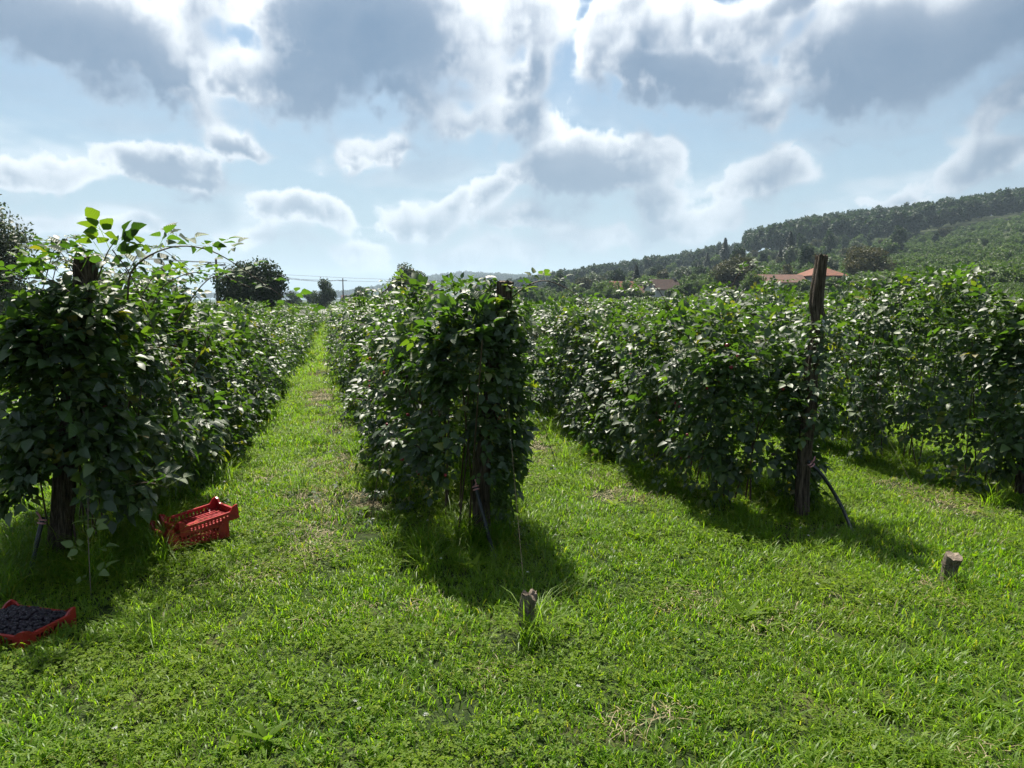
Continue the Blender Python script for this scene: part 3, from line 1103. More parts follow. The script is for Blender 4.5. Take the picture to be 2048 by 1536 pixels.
def clover_patch(n, radius, h0, h1, size, mat, seed):
    r = np.random.default_rng(seed)
    a, q = r.uniform(0, 2 * math.pi, n), radius * np.sqrt(r.random(n))
    V0, F0, off = [], [], 0
    for k in range(3):
        W = np.array([(0, 0, 0), (.55, .42, .10), (1, .0, .02), (.55, -.42, .10)], float)
        W = rotz(W, k * 2.094)
        V0.append(W); F0.append(np.array([(0, 3, 2), (0, 2, 1)]) + off); off += 4
    V0, F0 = np.concatenate(V0), np.concatenate(F0)
    P = np.stack([np.cos(a) * q, np.sin(a) * q, r.uniform(h0, h1, n)], -1)
    Z = np.array((0, 0, 1.0)) + r.normal(0, .33, (n, 3))
    W, FF = copies(V0, F0, P, frames(r.normal(0, 1, (n, 3)) * (1, 1, .2), Z), size * r.uniform(.7, 1.35, n))
    return new_mesh('clover', W, FF, mat, True, {'rnd': np.repeat(r.random(n) * .99, len(V0))})


def rosette(n, l0, l1, w, mat, seed):
    r = np.random.default_rng(seed)
    Vs, Fs, off = [], [], 0
    for i in range(n):
        V, Fc = leaflet(r.uniform(l0, l1), w * r.uniform(.8, 1.3), 4, .12, r.uniform(.0, .5), .12)
        pit = r.uniform(.15, .8)
        c, s = math.cos(pit), math.sin(pit)
        V = V @ np.array([[c, 0, s], [0, 1, 0], [-s, 0, c]])
        V = rotz(V, i * 2.4 + r.uniform(-.3, .3))
        V[:, 2] += .01
        Vs.append(V); Fs.append(Fc + off); off += len(V)
    V, Fc = np.concatenate(Vs), np.concatenate(Fs)
    return new_mesh('rosette', V, Fc, mat, True, {'rnd': np.full(len(V), .5 * r.random())})


def flower_head(seed):
    r = np.random.default_rng(seed)
    n = 26
    Z = r.normal(0, 1, (n, 3)); Z[:, 2] = np.abs(Z[:, 2]) * .8; Z /= np.linalg.norm(Z, axis=1)[:, None]
    V0 = np.array([(0, .0015, 0), (0, -.0015, 0), (.007, 0, .001)]); F0 = np.array([(0, 1, 2)])
    W, FF = copies(V0, F0, Z * .002 + np.array((0, 0, .075)), frames(Z, r.normal(0, 1, (n, 3))), np.ones(n))
    return new_mesh('flower', W, FF, M['petal'], False, {'rnd': np.full(len(W), .5)})


def row_gap(P):
    """signed distance across the rows from the nearest row axis"""
    d = np.full(len(P), 99.0)
    for rw in (rowA, rowB, rowC, rowD, rowE, rowF):
        q = P[:, :2] - np.array((rw.o.x, rw.o.y))
        s = q @ np.array((ROW_DIR.x, ROW_DIR.y))
        x = np.abs(q @ np.array((ROW_PERP.x, ROW_PERP.y)))
        x = np.where(s < 0, np.hypot(x, s), x)
        d = np.minimum(d, x)
    return d


DRY_SPOTS = [(ground_at(690, 1015), .55), (ground_at(700, 920), .5), (ground_at(670, 860), .5), (ground_at(650, 790), .8), (ground_at(1230, 985), .35), (ground_at(640, 1060), .3), (ground_at(1060, 900), .4), (ground_at(1860, 1000), .4)]


def dryness(P):
    v = np.zeros(len(P))
    for c, r_ in DRY_SPOTS:
        dd = (P[:, :2] - np.array((c.x, c.y))) @ np.array([[ROW_PERP.x, ROW_DIR.x], [ROW_PERP.y, ROW_DIR.y]])
        v = np.maximum(v, np.exp(-((dd[:, 0] / (r_ * .75)) ** 2 + (dd[:, 1] / (r_ * 1.5)) ** 2)))
    # trodden middle of the path between the two left rows
    q = P[:, :2] - np.array(((P1.x + P2.x) / 2 + .25, (P1.y + P2.y) / 2))
    ax, sl = q @ np.array((ROW_PERP.x, ROW_PERP.y)), q @ np.array((ROW_DIR.x, ROW_DIR.y))
    v = np.maximum(v, .72 * np.exp(-(ax / .30) ** 2) * np.clip((sl + .6) / 1.0, 0, 1))
    return v * (.35 + .9 * vnoise(P[:, 0] * 3.5, P[:, 1] * 3.5, P[:, 0] * 0, 71))


def field_points(dens, y0, y1, side=1.0):
    """random points in the ground seen ahead (with a margin for a step aside) between two distances"""
    c = 1 / math.sqrt(dens)
    w = y1 * .80 + 1.3
    x, y = (g.ravel() for g in np.meshgrid(np.arange(-w, w, c), np.arange(y0, y1, c)))
    x, y = x + rng.uniform(0, 1.3, len(x)) * c, y + rng.uniform(0, 1.3, len(y)) * c
    k = np.abs(x) < y * .80 + 1.3
    x, y = x[k], y[k]
    return np.stack([x, y, terrain_z(x, y)], -1)


def on_road(P):
    rx = np.interp(P[:, 1], [p[1] for p in ROAD], [p[0] for p in ROAD])
    return np.abs(P[:, 0] - rx) < 3.3


GRASS = [blades(170, .18, .020, .070, .0058, 1.1, M['grass'], s, clump=26) for s in range(5)] + [blades(130, .18, .04, .105, .0058, 1.5, M['grass'], 40 + s, clump=12) for s in range(3)]
CLOVER = [clover_patch(200, .17, .012, .055, .0100, M['clover'], s) for s in range(4)]
Pn = np.concatenate([field_points(42, 1.2, 8.0), field_points(28, 8.0, 15.0)])
sn = np.where(Pn[:, 1] < 8, 1.0, 1.35)
Pf = np.concatenate([field_points(5.0, 15, 30), field_points(1.6, 30, 62)])
sf = np.where(Pf[:, 1] < 30, 2.2, 3.6)
Pa, sa = np.concatenate([Pn, Pf]), np.concatenate([sn, sf])
k = rng.random(len(Pa)) > np.clip(dryness(Pa) * 1.15, 0, .88)
k &= ~on_road(Pa)
for c in (ground_at(1052, 1270), ground_at(1896, 1163)):
    k &= np.hypot(Pa[:, 0] - c.x, Pa[:, 1] - c.y + .06) > .15
Pa, sa = Pa[k], sa[k]
type_n = vnoise(Pa[:, 0] * 1.7, Pa[:, 1] * 1.7, Pa[:, 0] * 0, 72) * .6 + vnoise(Pa[:, 0] * 5, Pa[:, 1] * 5, Pa[:, 0] * 0, 73) * .4
isg = rng.random(len(Pa)) < np.clip((type_n - .20) * 2.6, .66, .93)
tall = (vnoise(Pa[:, 0] * 1.1 + 9, Pa[:, 1] * 1.1, Pa[:, 0] * 0, 74) > .62) & (rng.random(len(Pa)) < .6)
pk = np.where(tall, rng.integers(5, 8, len(Pa)), rng.integers(0, 5, len(Pa)))
q = isg
scatter('lawn_grass', GRASS, Pa[q], rng.uniform(0, 6.28, q.sum()), sa[q] * rng.uniform(.75, 1.25, q.sum()), pk[q],
        'short bright green grass growing over the lawn and paths', 'grass')
q = ~isg
scatter('lawn_clover', CLOVER, Pa[q], rng.uniform(0, 6.28, q.sum()), sa[q] * rng.uniform(.8, 1.3, q.sum()), rng.integers(0, 4, q.sum()),
        'low clover and small leaves mixed through the lawn', 'clover')

DRYM = [blades(60, .17, .04, .12, .0035, .5, M['dry'], 60 + s, True) for s in range(3)] + [blades(45, .16, .03, .07, .0035, 1.0, M['dry'], 70 + s) for s in range(2)]
Pd = field_points(26, 2.0, 22)
k = rng.random(len(Pd)) < np.clip(dryness(Pd) * .9 + .035, 0, 1)
Pd = Pd[k]
scatter('dry_grass', DRYM, Pd, rng.uniform(0, 6.28, len(Pd)), rng.uniform(.8, 1.4, len(Pd)), rng.integers(0, 5, len(Pd)),
        'dry straw coloured grass on the worn path between the rows', 'dry grass')

TALL = [blades(70, .10, .14, .36, .0055, 1.5, M['grass'], 80 + s) for s in range(4)]
Pt = field_points(16, 2.0, 16)
gap = row_gap(Pt)
k = ((gap < .62) & (rng.random(len(Pt)) < .30)) | (rng.random(len(Pt)) < .006)
Pt = Pt[k]
spots = [(P1, .45, 34), (P2, .3, 9), (P3, .3, 6), (ground_at(1090, 1280), .08, 2), (ground_at(1935, 1175), .08, 2), (ground_at(235, 1080), .25, 14), (ground_at(30, 1150), .3, 16), (ground_at(200, 1120), .35, 16)]
for c, r_, n in spots:
    a = rng.normal(0, r_ * .6, (n, 2)) + np.array((c.x, c.y))
    Pt = np.concatenate([Pt, np.stack([a[:, 0], a[:, 1], terrain_z(a[:, 0], a[:, 1])], -1)])
scatter('long_grass', TALL, Pt, rng.uniform(0, 6.28, len(Pt)), rng.uniform(.5, 1.05, len(Pt)), rng.integers(0, 4, len(Pt)),
        'long arching grass blades at the feet of the posts, stumps and rows', 'grass')

WEED = [rosette(9, .07, .14, .030, M['clover'], s) for s in range(3)] + [rosette(7, .05, .08, .032, M['clover'], 10 + s) for s in range(2)]
Pw = field_points(4.5, 2.0, 14)
k = (rng.random(len(Pw)) < .38) | (row_gap(Pw) < .7)
Pw = Pw[k]
scatter('broadleaf_weeds', WEED, Pw, rng.uniform(0, 6.28, len(Pw)), rng.uniform(.6, 1.2, len(Pw)), rng.integers(0, 5, len(Pw)),
        'dandelion like weed rosettes dotted through the lawn', 'weeds')
Pw = field_points(2.4, 2.0, 9)
scatter('clover_flowers', [flower_head(s) for s in range(3)], Pw, rng.uniform(0, 6.28, len(Pw)), rng.uniform(.8, 1.4, len(Pw)), rng.integers(0, 3, len(Pw)),
        'tiny white clover flowers dotted over the lawn', 'flowers')
# cut leaves lying on the path
Pw = np.concatenate([field_points(.5, 3.0, 12)] + [np.stack([rng.normal(c.x, r_ * .5, 14), rng.normal(c.y, r_ * .7, 14), np.zeros(14)], -1) for c, r_ in DRY_SPOTS[:4]])
Pw = Pw[row_gap(Pw) > .45]
Pw[:, 2] = terrain_z(Pw[:, 0], Pw[:, 1]) + .045
scatter('fallen_leaves', HERO[:4], Pw, rng.uniform(0, 6.28, len(Pw)), rng.uniform(.4, .8, len(Pw)), rng.integers(0, 4, len(Pw)),
        'cut bramble leaves lying on the trodden grass path', 'leaves', rng.normal(0, .35, (len(Pw), 2)))


# ------------------------------------------------------------------ posts, stumps, wires, hoses
def timber(name, ctrl, radius, mat, label, cat, group, seed, rings=60, seg=34, rough=1.0, bury=.12, tip=.012):
    ctrl = [Vector(c) for c in ctrl]
    base = ctrl[0].copy()
    ctrl[0] = ctrl[0] - Vector((0, 0, bury))
    pts = np.array([tuple(p) for p in spline(ctrl, rings)])
    zz = np.linspace(0, 1, rings)
    rad = np.interp(zz, np.linspace(0, 1, len(radius)), radius)
    V, F = tube_arrays(pts, rad, seg)
    V = V.reshape(rings, seg, 3)
    ang = np.arange(seg) / seg * 2 * math.pi
    A, Zm = np.meshgrid(ang, pts[:, 2], indexing='xy')
    cx, sy = np.cos(A), np.sin(A)
    dsp = (vnoise(cx * 1.3 + seed, sy * 1.3, Zm * 3.2, 81) - .5) * .32 + (vnoise(cx * 5 + seed, sy * 5, Zm * 2.2, 82) - .5) * .42 - np.abs(vnoise(cx * 3.6 + seed, sy * 3.6, Zm * 1.3, 85) - .5) * -.55 - .12 + (vnoise(cx * 9, sy * 9 + seed, Zm * 14, 83) - .5) * .14
    V = pts[:, None] + (V - pts[:, None]) * (1 + dsp * rough)[..., None]
    # uneven saw cut
    V[-1, :, 2] += (vnoise(cx[0] * 2 + seed, sy[0] * 2, cx[0] * 0, 84) - .5) * tip * 2
    o = obj(name, new_mesh(name, V.reshape(-1, 3) - np.array(base), F, mat), None, base)
    tag(o, label, cat, group)
    # end grain, its own face with a torn rim
    c = V[-1].mean(0)
    W = [tuple(c + np.array((0, 0, -.002)) - np.array(base))]
    for k in (.45, .98):
        for i in range(seg):
            p = c + (V[-1, i] - c) * k
            p[2] += rng.normal(0, tip * .35) + .002
            W.append(tuple(p - np.array(base)))
    FF = [[0, 1 + i, 1 + (i + 1) % seg] for i in range(seg)] + [[1 + i, 1 + seg + i, 1 + seg + (i + 1) % seg, 1 + (i + 1) % seg] for i in range(seg)]
    obj('cut_top', new_mesh('cut_top', W, FF, M['endgrain'], False), o)
    return o


def along(pxs, Y):
    return [at_depth(x, y, Y) for x, y in pxs]


g_post = 'row end posts'
post1 = timber('wooden_post', [P1] + along([(128, 950), (140, 800), (158, 640), (174, 516)], P1.y), [.064, .06, .056, .058, .062], M['post'],
               'dark rough wooden post smothered in leaves at the left end row', 'post', g_post, 1)
post2 = timber('wooden_post', [P2] + along([(962, 955), (980, 830), (990, 700), (1003, 620), (1008, 563)], P2.y), [.060, .055, .056, .055, .055, .058], M['post'],
               'leaning wooden post in the middle with only its foot and cut top bare', 'post', g_post, 2)
post3 = timber('wooden_post', [P3] + along([(1607, 950), (1618, 830), (1624, 735), (1637, 650), (1632, 600), (1643, 511)], P3.y), [.050, .048, .046, .045, .047, .050, .044], M['post'],
               'tall crooked weathered wooden post standing clear above the leaves', 'post', g_post, 3)
post4 = timber('wooden_post', [P4, P4 + Vector((.02, 0, .8)), P4 + Vector((.0, 0, 1.66))], [.055, .05, .052], M['post'],
               'wooden post at the right picture edge almost hidden in leaves', 'post', g_post, 4)
S1b, S2b = ground_at(1052, 1270), ground_at(1896, 1163)
st1 = timber('anchor_stump', [S1b, at_depth(1054, 1230, S1b.y), at_depth(1061, 1191, S1b.y - .01)], [.034, .034, .036], M['stump'],
             'short split stump with torn pale top in front of middle row', 'stump', 'anchor stumps', 5, 24, 20, 1.3, .1, .018)
st2 = timber('anchor_stump', [S2b, at_depth(1901, 1135, S2b.y), at_depth(1909, 1113, S2b.y - .02)], [.036, .040, .046], M['stump'],
             'short stump with smooth sawn top leaning right at the far right', 'stump', 'anchor stumps', 6, 24, 20, .7, .1, .006)


def wrap(o, centre, r_, n=2):
    """wire turns round a stump or post: a part of it"""
    pts = [Vector((math.cos(t) * r_, math.sin(t) * r_, t * .0012)) + Vector(centre) - o.location for t in np.linspace(0, 2 * math.pi * n, 18 * n)]
    MB().tube(pts, .0016, 4).build('wire_wrap', M['wire'], o, True)


wrap(st1, at_depth(1056, 1222, S1b.y), .039)
wrap(st2, at_depth(1901, 1130, S2b.y), .046)
wrap(post2, at_depth(1003, 628, P2.y), .062, 3)
wrap(post3, at_depth(1637, 648, P3.y), .054, 3)
wrap(post3, at_depth(1612, 930, P3.y), .053, 2)
wrap(post1, at_depth(158, 640, P1.y), .064, 2)


def wire(name, pts, rad, mat, label, cat, group=None):
    b = Vector(pts[0])
    o = MB().tube([Vector(p) - b for p in pts], rad, 5).build(name, mat, None, True, b)
    return tag(o, label, cat, group)


wire('guy_wire', spline([at_depth(1050, 1196, S1b.y), at_depth(1024, 900, (S1b.y + P2.y) / 2 - .02), at_depth(1004, 630, P2.y - .06)], 12), .0006, M['wire'],
     'thin rusty guy wire from torn stump up to the middle post', 'wire', 'guy wires')
wire('guy_wire', spline([at_depth(1903, 1118, S2b.y), at_depth(1768, 862, (S2b.y + P3.y) / 2), at_depth(1645, 640, P3.y - .05)], 12), .0009, M['wire'],
     'thin pale guy wire from sawn stump up to the crooked post', 'wire', 'guy wires')
A1 = ground_at(182, 1196)
wire('guy_wire', spline([A1, at_depth(172, 950, (A1.y + P1.y) / 2), at_depth(158, 640, P1.y - .08)], 12), .0009, M['wire'],
     'thin guy wire hung with a vine before the leftmost post', 'wire', 'guy wires')

o = MB()
tp = at_depth(1646, 645, P3.y - .055)
for k in range(3):
    c = tp - post3.location + Vector((.004 * k, -.004, .012 - .018 * k))
    o.tube([c + Vector((-.012, 0, .008)), c + Vector((.002, -.004, -.002)), c + Vector((.010, 0, -.012))], [.004, .006, .003], 5)
o.build('cable_tie', M['white_tie'], post3)


def hose(pts, label, tie):
    b = Vector(pts[0])
    q = [p - b for p in spline(pts, 22)]
    root = empty('drip_hose', b)
    tag(root, label, 'hose', 'irrigation hoses tied to the posts')
    MB().tube(q, .0135, 10).build('pipe', M['hose'], root, True)
    # second thin line taped beside it
    # pink twine tied round the top
    mb = MB()
    d = (q[1] - q[0]).normalized()
    e1 = d.cross(Vector((0, 1, 0))).normalized(); e2 = d.cross(e1)
    for kk in range(2):
        ring = [q[1] + d * (.02 * kk) + (e1 * math.cos(t) + e2 * math.sin(t)) * .019 for t in np.linspace(0, 2 * math.pi, 12)]
        mb.tube(ring, .0055, 5)
    mb.tube([q[1] + e2 * .012, q[1] + e2 * .02 + Vector((.01, -.02, .03)), q[1] + Vector((tie, -.03, .055))], .006, 5)
    mb.build('pink_tie', M['tie'], root, True)
    return root


hose([at_depth(949, 966, P2.y - .09), at_depth(962, 1015, P2.y - .14), at_depth(978, 1075, P2.y - .22), ground_at(996, 1142, -.01)],
     'black hose hanging straight down from the middle post to the grass', .0)
hose([at_depth(1616, 922, P3.y - .07), at_depth(1648, 955, P3.y - .09), at_depth(1684, 1015, P3.y - .12), ground_at(1710, 1078, -.01)],
     'black hose bowing out to the right of the crooked post', .02)
hose([at_depth(86, 1034, P1.y - .12), at_depth(76, 1075, P1.y - .16), at_depth(66, 1120, P1.y - .2), ground_at(54, 1172, -.01)],
     'black hose slanting into the grass left of the leftmost post', -.01)


# ------------------------------------------------------------------ hero canes and vines
def leaf_on(parent, p, X, Zv, s, meshes=None, name='leaf'):
    m = Matrix(frames(np.array([tuple(X)], float), np.array([tuple(Zv)], float))[0].tolist())
    meshes = meshes or HERO
    o = obj(name, meshes[int(rng.integers(0, len(meshes)))], parent)
    o.rotation_euler = m.to_euler()
    o.location = Vector(p) - parent.location
    o.scale = (s,) * 3
    return o


def hero_cane(root, ctrl, n_leaf, s0=1.0, s1=.5, r0=.006, start=.2, up=.5):
    pts = spline(ctrl, 30)
    c = MB().tube([p - root.location for p in pts], np.linspace(r0, .002, 30), 6)
    c.build('cane', M['cane'], root, True)
    for k in range(n_leaf):
        t = start + (1 - start) * (k + .5) / n_leaf
        i = min(int(t * 29), 28)
        p = pts[i].lerp(pts[i + 1], t * 29 - i)
        tg = (pts[i + 1] - pts[i]).normalized()
        side = tg.cross(Vector((0, 0, 1))).normalized() * (1 if k % 2 else -1)
        X = side * .8 + tg * .5 + Vector((0, 0, up)) + Vector(rng.normal(0, .2, 3))
        s = (s0 + (s1 - s0) * t) * rng.uniform(.85, 1.15)
        leaf_on(root, p + X.normalized() * .045 * s, X, Vector((0, 0, 1)) + Vector(rng.normal(0, .3, 3)), s)


rA = ROWS[0]
Y0 = P1.y
hero_cane(rA, [at_depth(255, 600, Y0 + .1), at_depth(262, 545, Y0 + .1), at_depth(305, 508, Y0 + .1), at_depth(365, 492, Y0 + .25), at_depth(430, 505, Y0 + .5), at_depth(500, 548, Y0 + .9), at_depth(580, 604, Y0 + 1.4), at_depth(652, 660, Y0 + 1.9)], 24, 1.55, .95, .0065, .10)
hero_cane(rA, [at_depth(180, 600, Y0), at_depth(200, 545, Y0 - .05), at_depth(215, 505, Y0 - .1), at_depth(232, 480, Y0 - .12)], 6, 1.6, 1.3, .006, .4)
hero_cane(rA, [at_depth(225, 500, Y0 - .1), at_depth(262, 552, Y0 - .15), at_depth(300, 640, Y0 - .2), at_depth(335, 740, Y0 - .2), at_depth(374, 838, Y0 - .2)], 9, .7, .35, .0035, .1)
hero_cane(rA, [at_depth(160, 600, Y0 - .1), at_depth(100, 560, Y0 - .15), at_depth(40, 558, Y0 - .2), at_depth(-20, 580, Y0 - .25)], 9, 1.5, 1.1, .005, .2)
hero_cane(rA, [at_depth(140, 720, Y0 - .1), at_depth(80, 690, Y0 - .2), at_depth(20, 690, Y0 - .25), at_depth(-30, 720, Y0 - .3)], 8, 1.1, .8, .005, .2)
hero_cane(rA, [at_depth(300, 620, Y0 + .5), at_depth(330, 570, Y0 + .55), at_depth(390, 545, Y0 + .6), at_depth(450, 560, Y0 + .7)], 9, 1.3, .9, .005, .2)
hero_cane(rA, [at_depth(350, 650, Y0 + .8), at_depth(400, 575, Y0 + .9), at_depth(440, 552, Y0 + .9), at_depth(500, 575, Y0 + 1.0)], 8, .9, .6, .005, .3)
hero_cane(rA, [at_depth(240, 980, Y0 - .1), at_depth(290, 965, Y0 - .15), at_depth(335, 975, Y0 - .2)], 5, 1.0, .9, .004, .4)
hero_cane(rA, [at_depth(110, 880, Y0 - .05), at_depth(60, 880, Y0 - .12), at_depth(10, 930, Y0 - .16), at_depth(-10, 1000, Y0 - .18)], 10, 1.3, 1.0, .004, .1)
hero_cane(rA, [at_depth(100, 960, Y0 - .05), at_depth(60, 965, Y0 - .1), at_depth(25, 1005, Y0 - .12)], 7, 1.2, .9, .004, .1)
hero_cane(rA, [at_depth(170, 560, Y0 - .1), at_depth(150, 530, Y0 - .15), at_depth(118, 520, Y0 - .2), at_depth(85, 545, Y0 - .22)], 7, 1.3, 1.0, .004, .1)
rB = ROWS[1]
Y0 = P2.y
hero_cane(rB, [at_depth(985, 640, Y0), at_depth(1030, 590, Y0 - .05), at_depth(1080, 562, Y0 - .05), at_depth(1130, 575, Y0 + .05), at_depth(1180, 610, Y0 + .15)], 10, .95, .6, .005, .2)
hero_cane(rB, [at_depth(960, 640, Y0 + .2), at_depth(930, 590, Y0 + .2), at_depth(890, 575, Y0 + .25), at_depth(850, 590, Y0 + .3)], 8, .9, .7, .005, .2)
hero_cane(rB, [at_depth(760, 830, Y0 + 1.4), at_depth(720, 800, Y0 + 1.35), at_depth(690, 800, Y0 + 1.3), at_depth(660, 815, Y0 + 1.3)], 7, .9, .6, .004, .2)
rC = ROWS[2]
Y0 = P3.y
hero_cane(rC, [at_depth(1440, 650, Y0 + .9), at_depth(1470, 560, Y0 + .9), at_depth(1500, 532, Y0 + .9), at_depth(1530, 548, Y0 + .9)], 9, .85, .6, .004, .35)
hero_cane(rC, [at_depth(1360, 690, Y0 + .6), at_depth(1420, 640, Y0 + .5), at_depth(1480, 625, Y0 + .4), at_depth(1540, 640, Y0 + .35)], 8, 1.0, .9, .005, .2)
rD = ROWS[3]
hero_cane(rD, [at_depth(1830, 640, 7.6), at_depth(1890, 580, 7.5), at_depth(1930, 545, 7.4), at_depth(1985, 548, 7.3)], 9, 1.0, .8, .005, .3)

VINE = leaf_meshes(M['vine'], 'vine')


def vine(pts, n, label, s=.5):
    q = spline(pts, 26)
    root = empty('climbing_vine', q[0])
    tag(root, label, 'vine', 'pale climbing vines')
    MB().tube([p - q[0] for p in q], np.linspace(.0028, .0014, 26), 5).build('stem', M['stem'], root, True)
    for k in range(n):
        t = (k + .5) / n
        i = min(int(t * 25), 24)
        p = q[i].lerp(q[i + 1], t * 25 - i)
        for sd in (-1, 1):
            X = Vector((sd * rng.uniform(.5, 1), rng.normal(0, .5), rng.uniform(.0, .5)))
            leaf_on(root, p + X.normalized() * .02, X, Vector((0, -.25, 1)) + Vector(rng.normal(0, .25, 3)), s * rng.uniform(.6, 1.2), VINE)


vine([A1 + Vector((0, 0, .02)), at_depth(176, 1050, A1.y + .2), at_depth(182, 900, A1.y + .4), at_depth(165, 760, P1.y - .14), at_depth(147, 640, P1.y - .12)], 10,
     'pale vine climbing the guy wire before the leftmost post', .95)
b = ground_at(1975, 985)
vine([b, at_depth(1990, 900, b.y - .02), at_depth(2000, 800, b.y), at_depth(1996, 690, b.y), at_depth(1992, 600, b.y + .05)], 13, 'pale vine hanging down the right edge row with a paired leaf every few centimetres', .55)
vine([at_depth(1968, 880, 6.2), at_depth(1964, 820, 6.2), at_depth(1972, 750, 6.2), at_depth(1985, 690, 6.25)], 6, 'short pale vine left of the longer hanging vine on the right edge row', .5)


# ------------------------------------------------------------------ berries
def berry_mesh(name, mat, seed):
    bm = bmesh.new()
    bmesh.ops.create_icosphere(bm, subdivisions=2, radius=1.0)
    r = random.Random(seed)
    for v in bm.verts:
        if len(v.link_edges) == 5:
            v.co *= 1.12
        v.co *= r.uniform(.88, 1.1)
        v.co = Vector((v.co.x * .0105, v.co.y * .0105, v.co.z * .013))
    me = bpy.data.meshes.new(name)
    bm.to_mesh(me); bm.free()
    me.materials.append(mat)
    return me


BLACK = [berry_mesh('blackberry', M['berry'], s) for s in range(3)]
RED = [berry_mesh('red_berry', M['berry_red'], s) for s in range(2)]
for root, rw, n in ((ROWS[0], rowA, 22), (ROWS[1], rowB, 40), (ROWS[2], rowC, 34)):
    Pb, Ob, rb, sb = rw.sample(n * 60, rw.s0 - .25, 2.4, .1)
    vis = (np.einsum('ij,ij->i', Ob, np.array((0, 0, EYE)) - Pb) > .3) & (Pb[:, 2] > .35) & (Pb[:, 2] < 1.25)
    Pb, Ob = Pb[vis][:n], Ob[vis][:n]
    for k in range(len(Pb)):
        ripe = rng.random() < .45
        o = obj('berry', (BLACK if ripe else RED)[k % 2], root)
        o.location = Vector(Pb[k] + Ob[k] * .05) - root.location
        o.scale = (rng.uniform(.9, 1.2),) * 3
        o.rotation_euler = (rng.uniform(0, 3), rng.uniform(0, 3), 0)


# ------------------------------------------------------------------ crates
CL, CW = .40, .30


def crate_meshes(mat, CH, EAR):
    d = {}
    mb = MB()
    # lattice floor
    for i in range(13):
        x = -CL / 2 + .02 + i * (CL - .04) / 12
        mb.box(x - .007, x + .007, -CW / 2 + .006, CW / 2 - .006, .006, .011)
    for i in range(9):
        y = -CW / 2 + .02 + i * (CW - .04) / 8
        mb.box(-CL / 2 + .006, CL / 2 - .006, y - .007, y + .007, .0115, .0155)
    mb.box(-CL / 2 + .01, CL / 2 - .01, -.016, .016, .002, .0175)
    d['floor_grid'] = mb.mesh('floor_grid', mat)

    def panel(L):
        m = MB()
        m.box(-L / 2 + .03, L / 2 - .03, -.004, .004, 0, .016)
        m.box(-L / 2 + .03, L / 2 - .03, -.008, .008, CH - .016, CH)
        if CH > .09:
            m.box(-L / 2 + .03, L / 2 - .03, -.003, .003, CH * .5 - .004, CH * .5 + .004)
        n = int((L - .08) / .024)
        for i in range(n + 1):
            x = -L / 2 + .04 + i * (L - .08) / n
            m.box(x - .0050, x + .0050, -.005, .005, .0165, CH - .0165)
        return m
    d['side_panel'] = panel(CL).mesh('side_panel', mat)
    d['end_panel'] = panel(CW).mesh('end_panel', mat)
    # corner: two wings whose tops sweep up into a rounded ear
    prof = [(0, -.002), (.062, -.002), (.062, CH + .001)]
    for t in np.linspace(0, 1, 8):
        prof.append((.060 - .034 * t, CH + .001 + (EAR - CH) * (t * t * (3 - 2 * t))))
    prof += [(.012, EAR + .006), (.0, EAR + .006)]
    m = MB()
    m.prism(prof, 0, .012)
    Mx = Matrix(((0, 1, 0, 0), (1, 0, 0, 0), (0, 0, 1, 0), (0, 0, 0, 1)))
    prof2 = [(max(x, .0125), z) for x, z in prof]
    m.prism([(x, z - .0006) for x, z in prof2], 0.0005, .0125, Mx)
    d['corner_post'] = m.mesh('corner_post', mat)
    return d


def crate(meshes, Mw, label, group=None):
    root = empty('crate', (0, 0, 0))
    root.matrix_world = Mw
    tag(root, label, 'crate', group)
    obj('floor_grid', meshes['floor_grid'], root)
    for s in (-1, 1):
        p = obj('side_panel', meshes['side_panel'], root, (0, s * (CW / 2 - .006), 0))
        p = obj('end_panel', meshes['end_panel'], root, (s * (CL / 2 - .006), 0, 0))
        p.rotation_euler = (0, 0, math.pi / 2)
    for sx, sy, a in ((-1, -1, 0), (1, -1, 90), (1, 1, 180), (-1, 1, 270)):
        p = obj('corner_post', meshes['corner_post'], root, (sx * CL / 2, sy * CW / 2, 0))
        p.rotation_euler = (0, 0, R(a))
    return root


CR, CT, CO = crate_meshes(M['red'], .098, .132), crate_meshes(M['red'], .058, .088), crate_meshes(M['orange_red'], .072, .092)
near = ground_at(338, 1112)
ang = R(47)
ld, sd = Vector((math.cos(ang), math.sin(ang), 0)), Vector((-math.sin(ang), math.cos(ang), 0))
cen = near + ld * CL / 2 + sd * CW / 2
zc = tz(cen.x, cen.y) + .028
SC = 1.0
base_M = Matrix.Translation((cen.x, cen.y, zc)) @ Matrix.Rotation(ang, 4, 'Z')
crate(CR, base_M, 'red plastic crate standing on the grass under a tilted one', 'red fruit crates')
top_M = Matrix.Translation(Vector((cen.x, cen.y, zc)) + ld * .075 + Vector((0, 0, .094))) @ Matrix.Rotation(ang + R(1), 4, 'Z') @ Matrix.Rotation(R(-6.5), 4, 'Y')
crate(CT, top_M, 'empty red plastic crate tilted on top of another crate', 'red fruit crates')

a2 = R(166)
nb = Vector((-2.26, 3.27, 0))
ld, sd = Vector((math.cos(a2), math.sin(a2), 0)), Vector((math.sin(-a2) * -1, math.cos(a2) * -1, 0))
sd = Vector((-math.sin(a2), math.cos(a2), 0)) * -1
if sd.y < 0:
    sd = -sd
cen2 = nb + ld * CL / 2 + sd * CW / 2
z2 = tz(cen2.x, cen2.y) - .012
bM = Matrix.Translation((cen2.x, cen2.y, z2)) @ Matrix.Rotation(a2, 4, 'Z')
crate(CO, bM, 'orange red crate heaped with ripe blackberries at the left edge', 'red fruit crates')
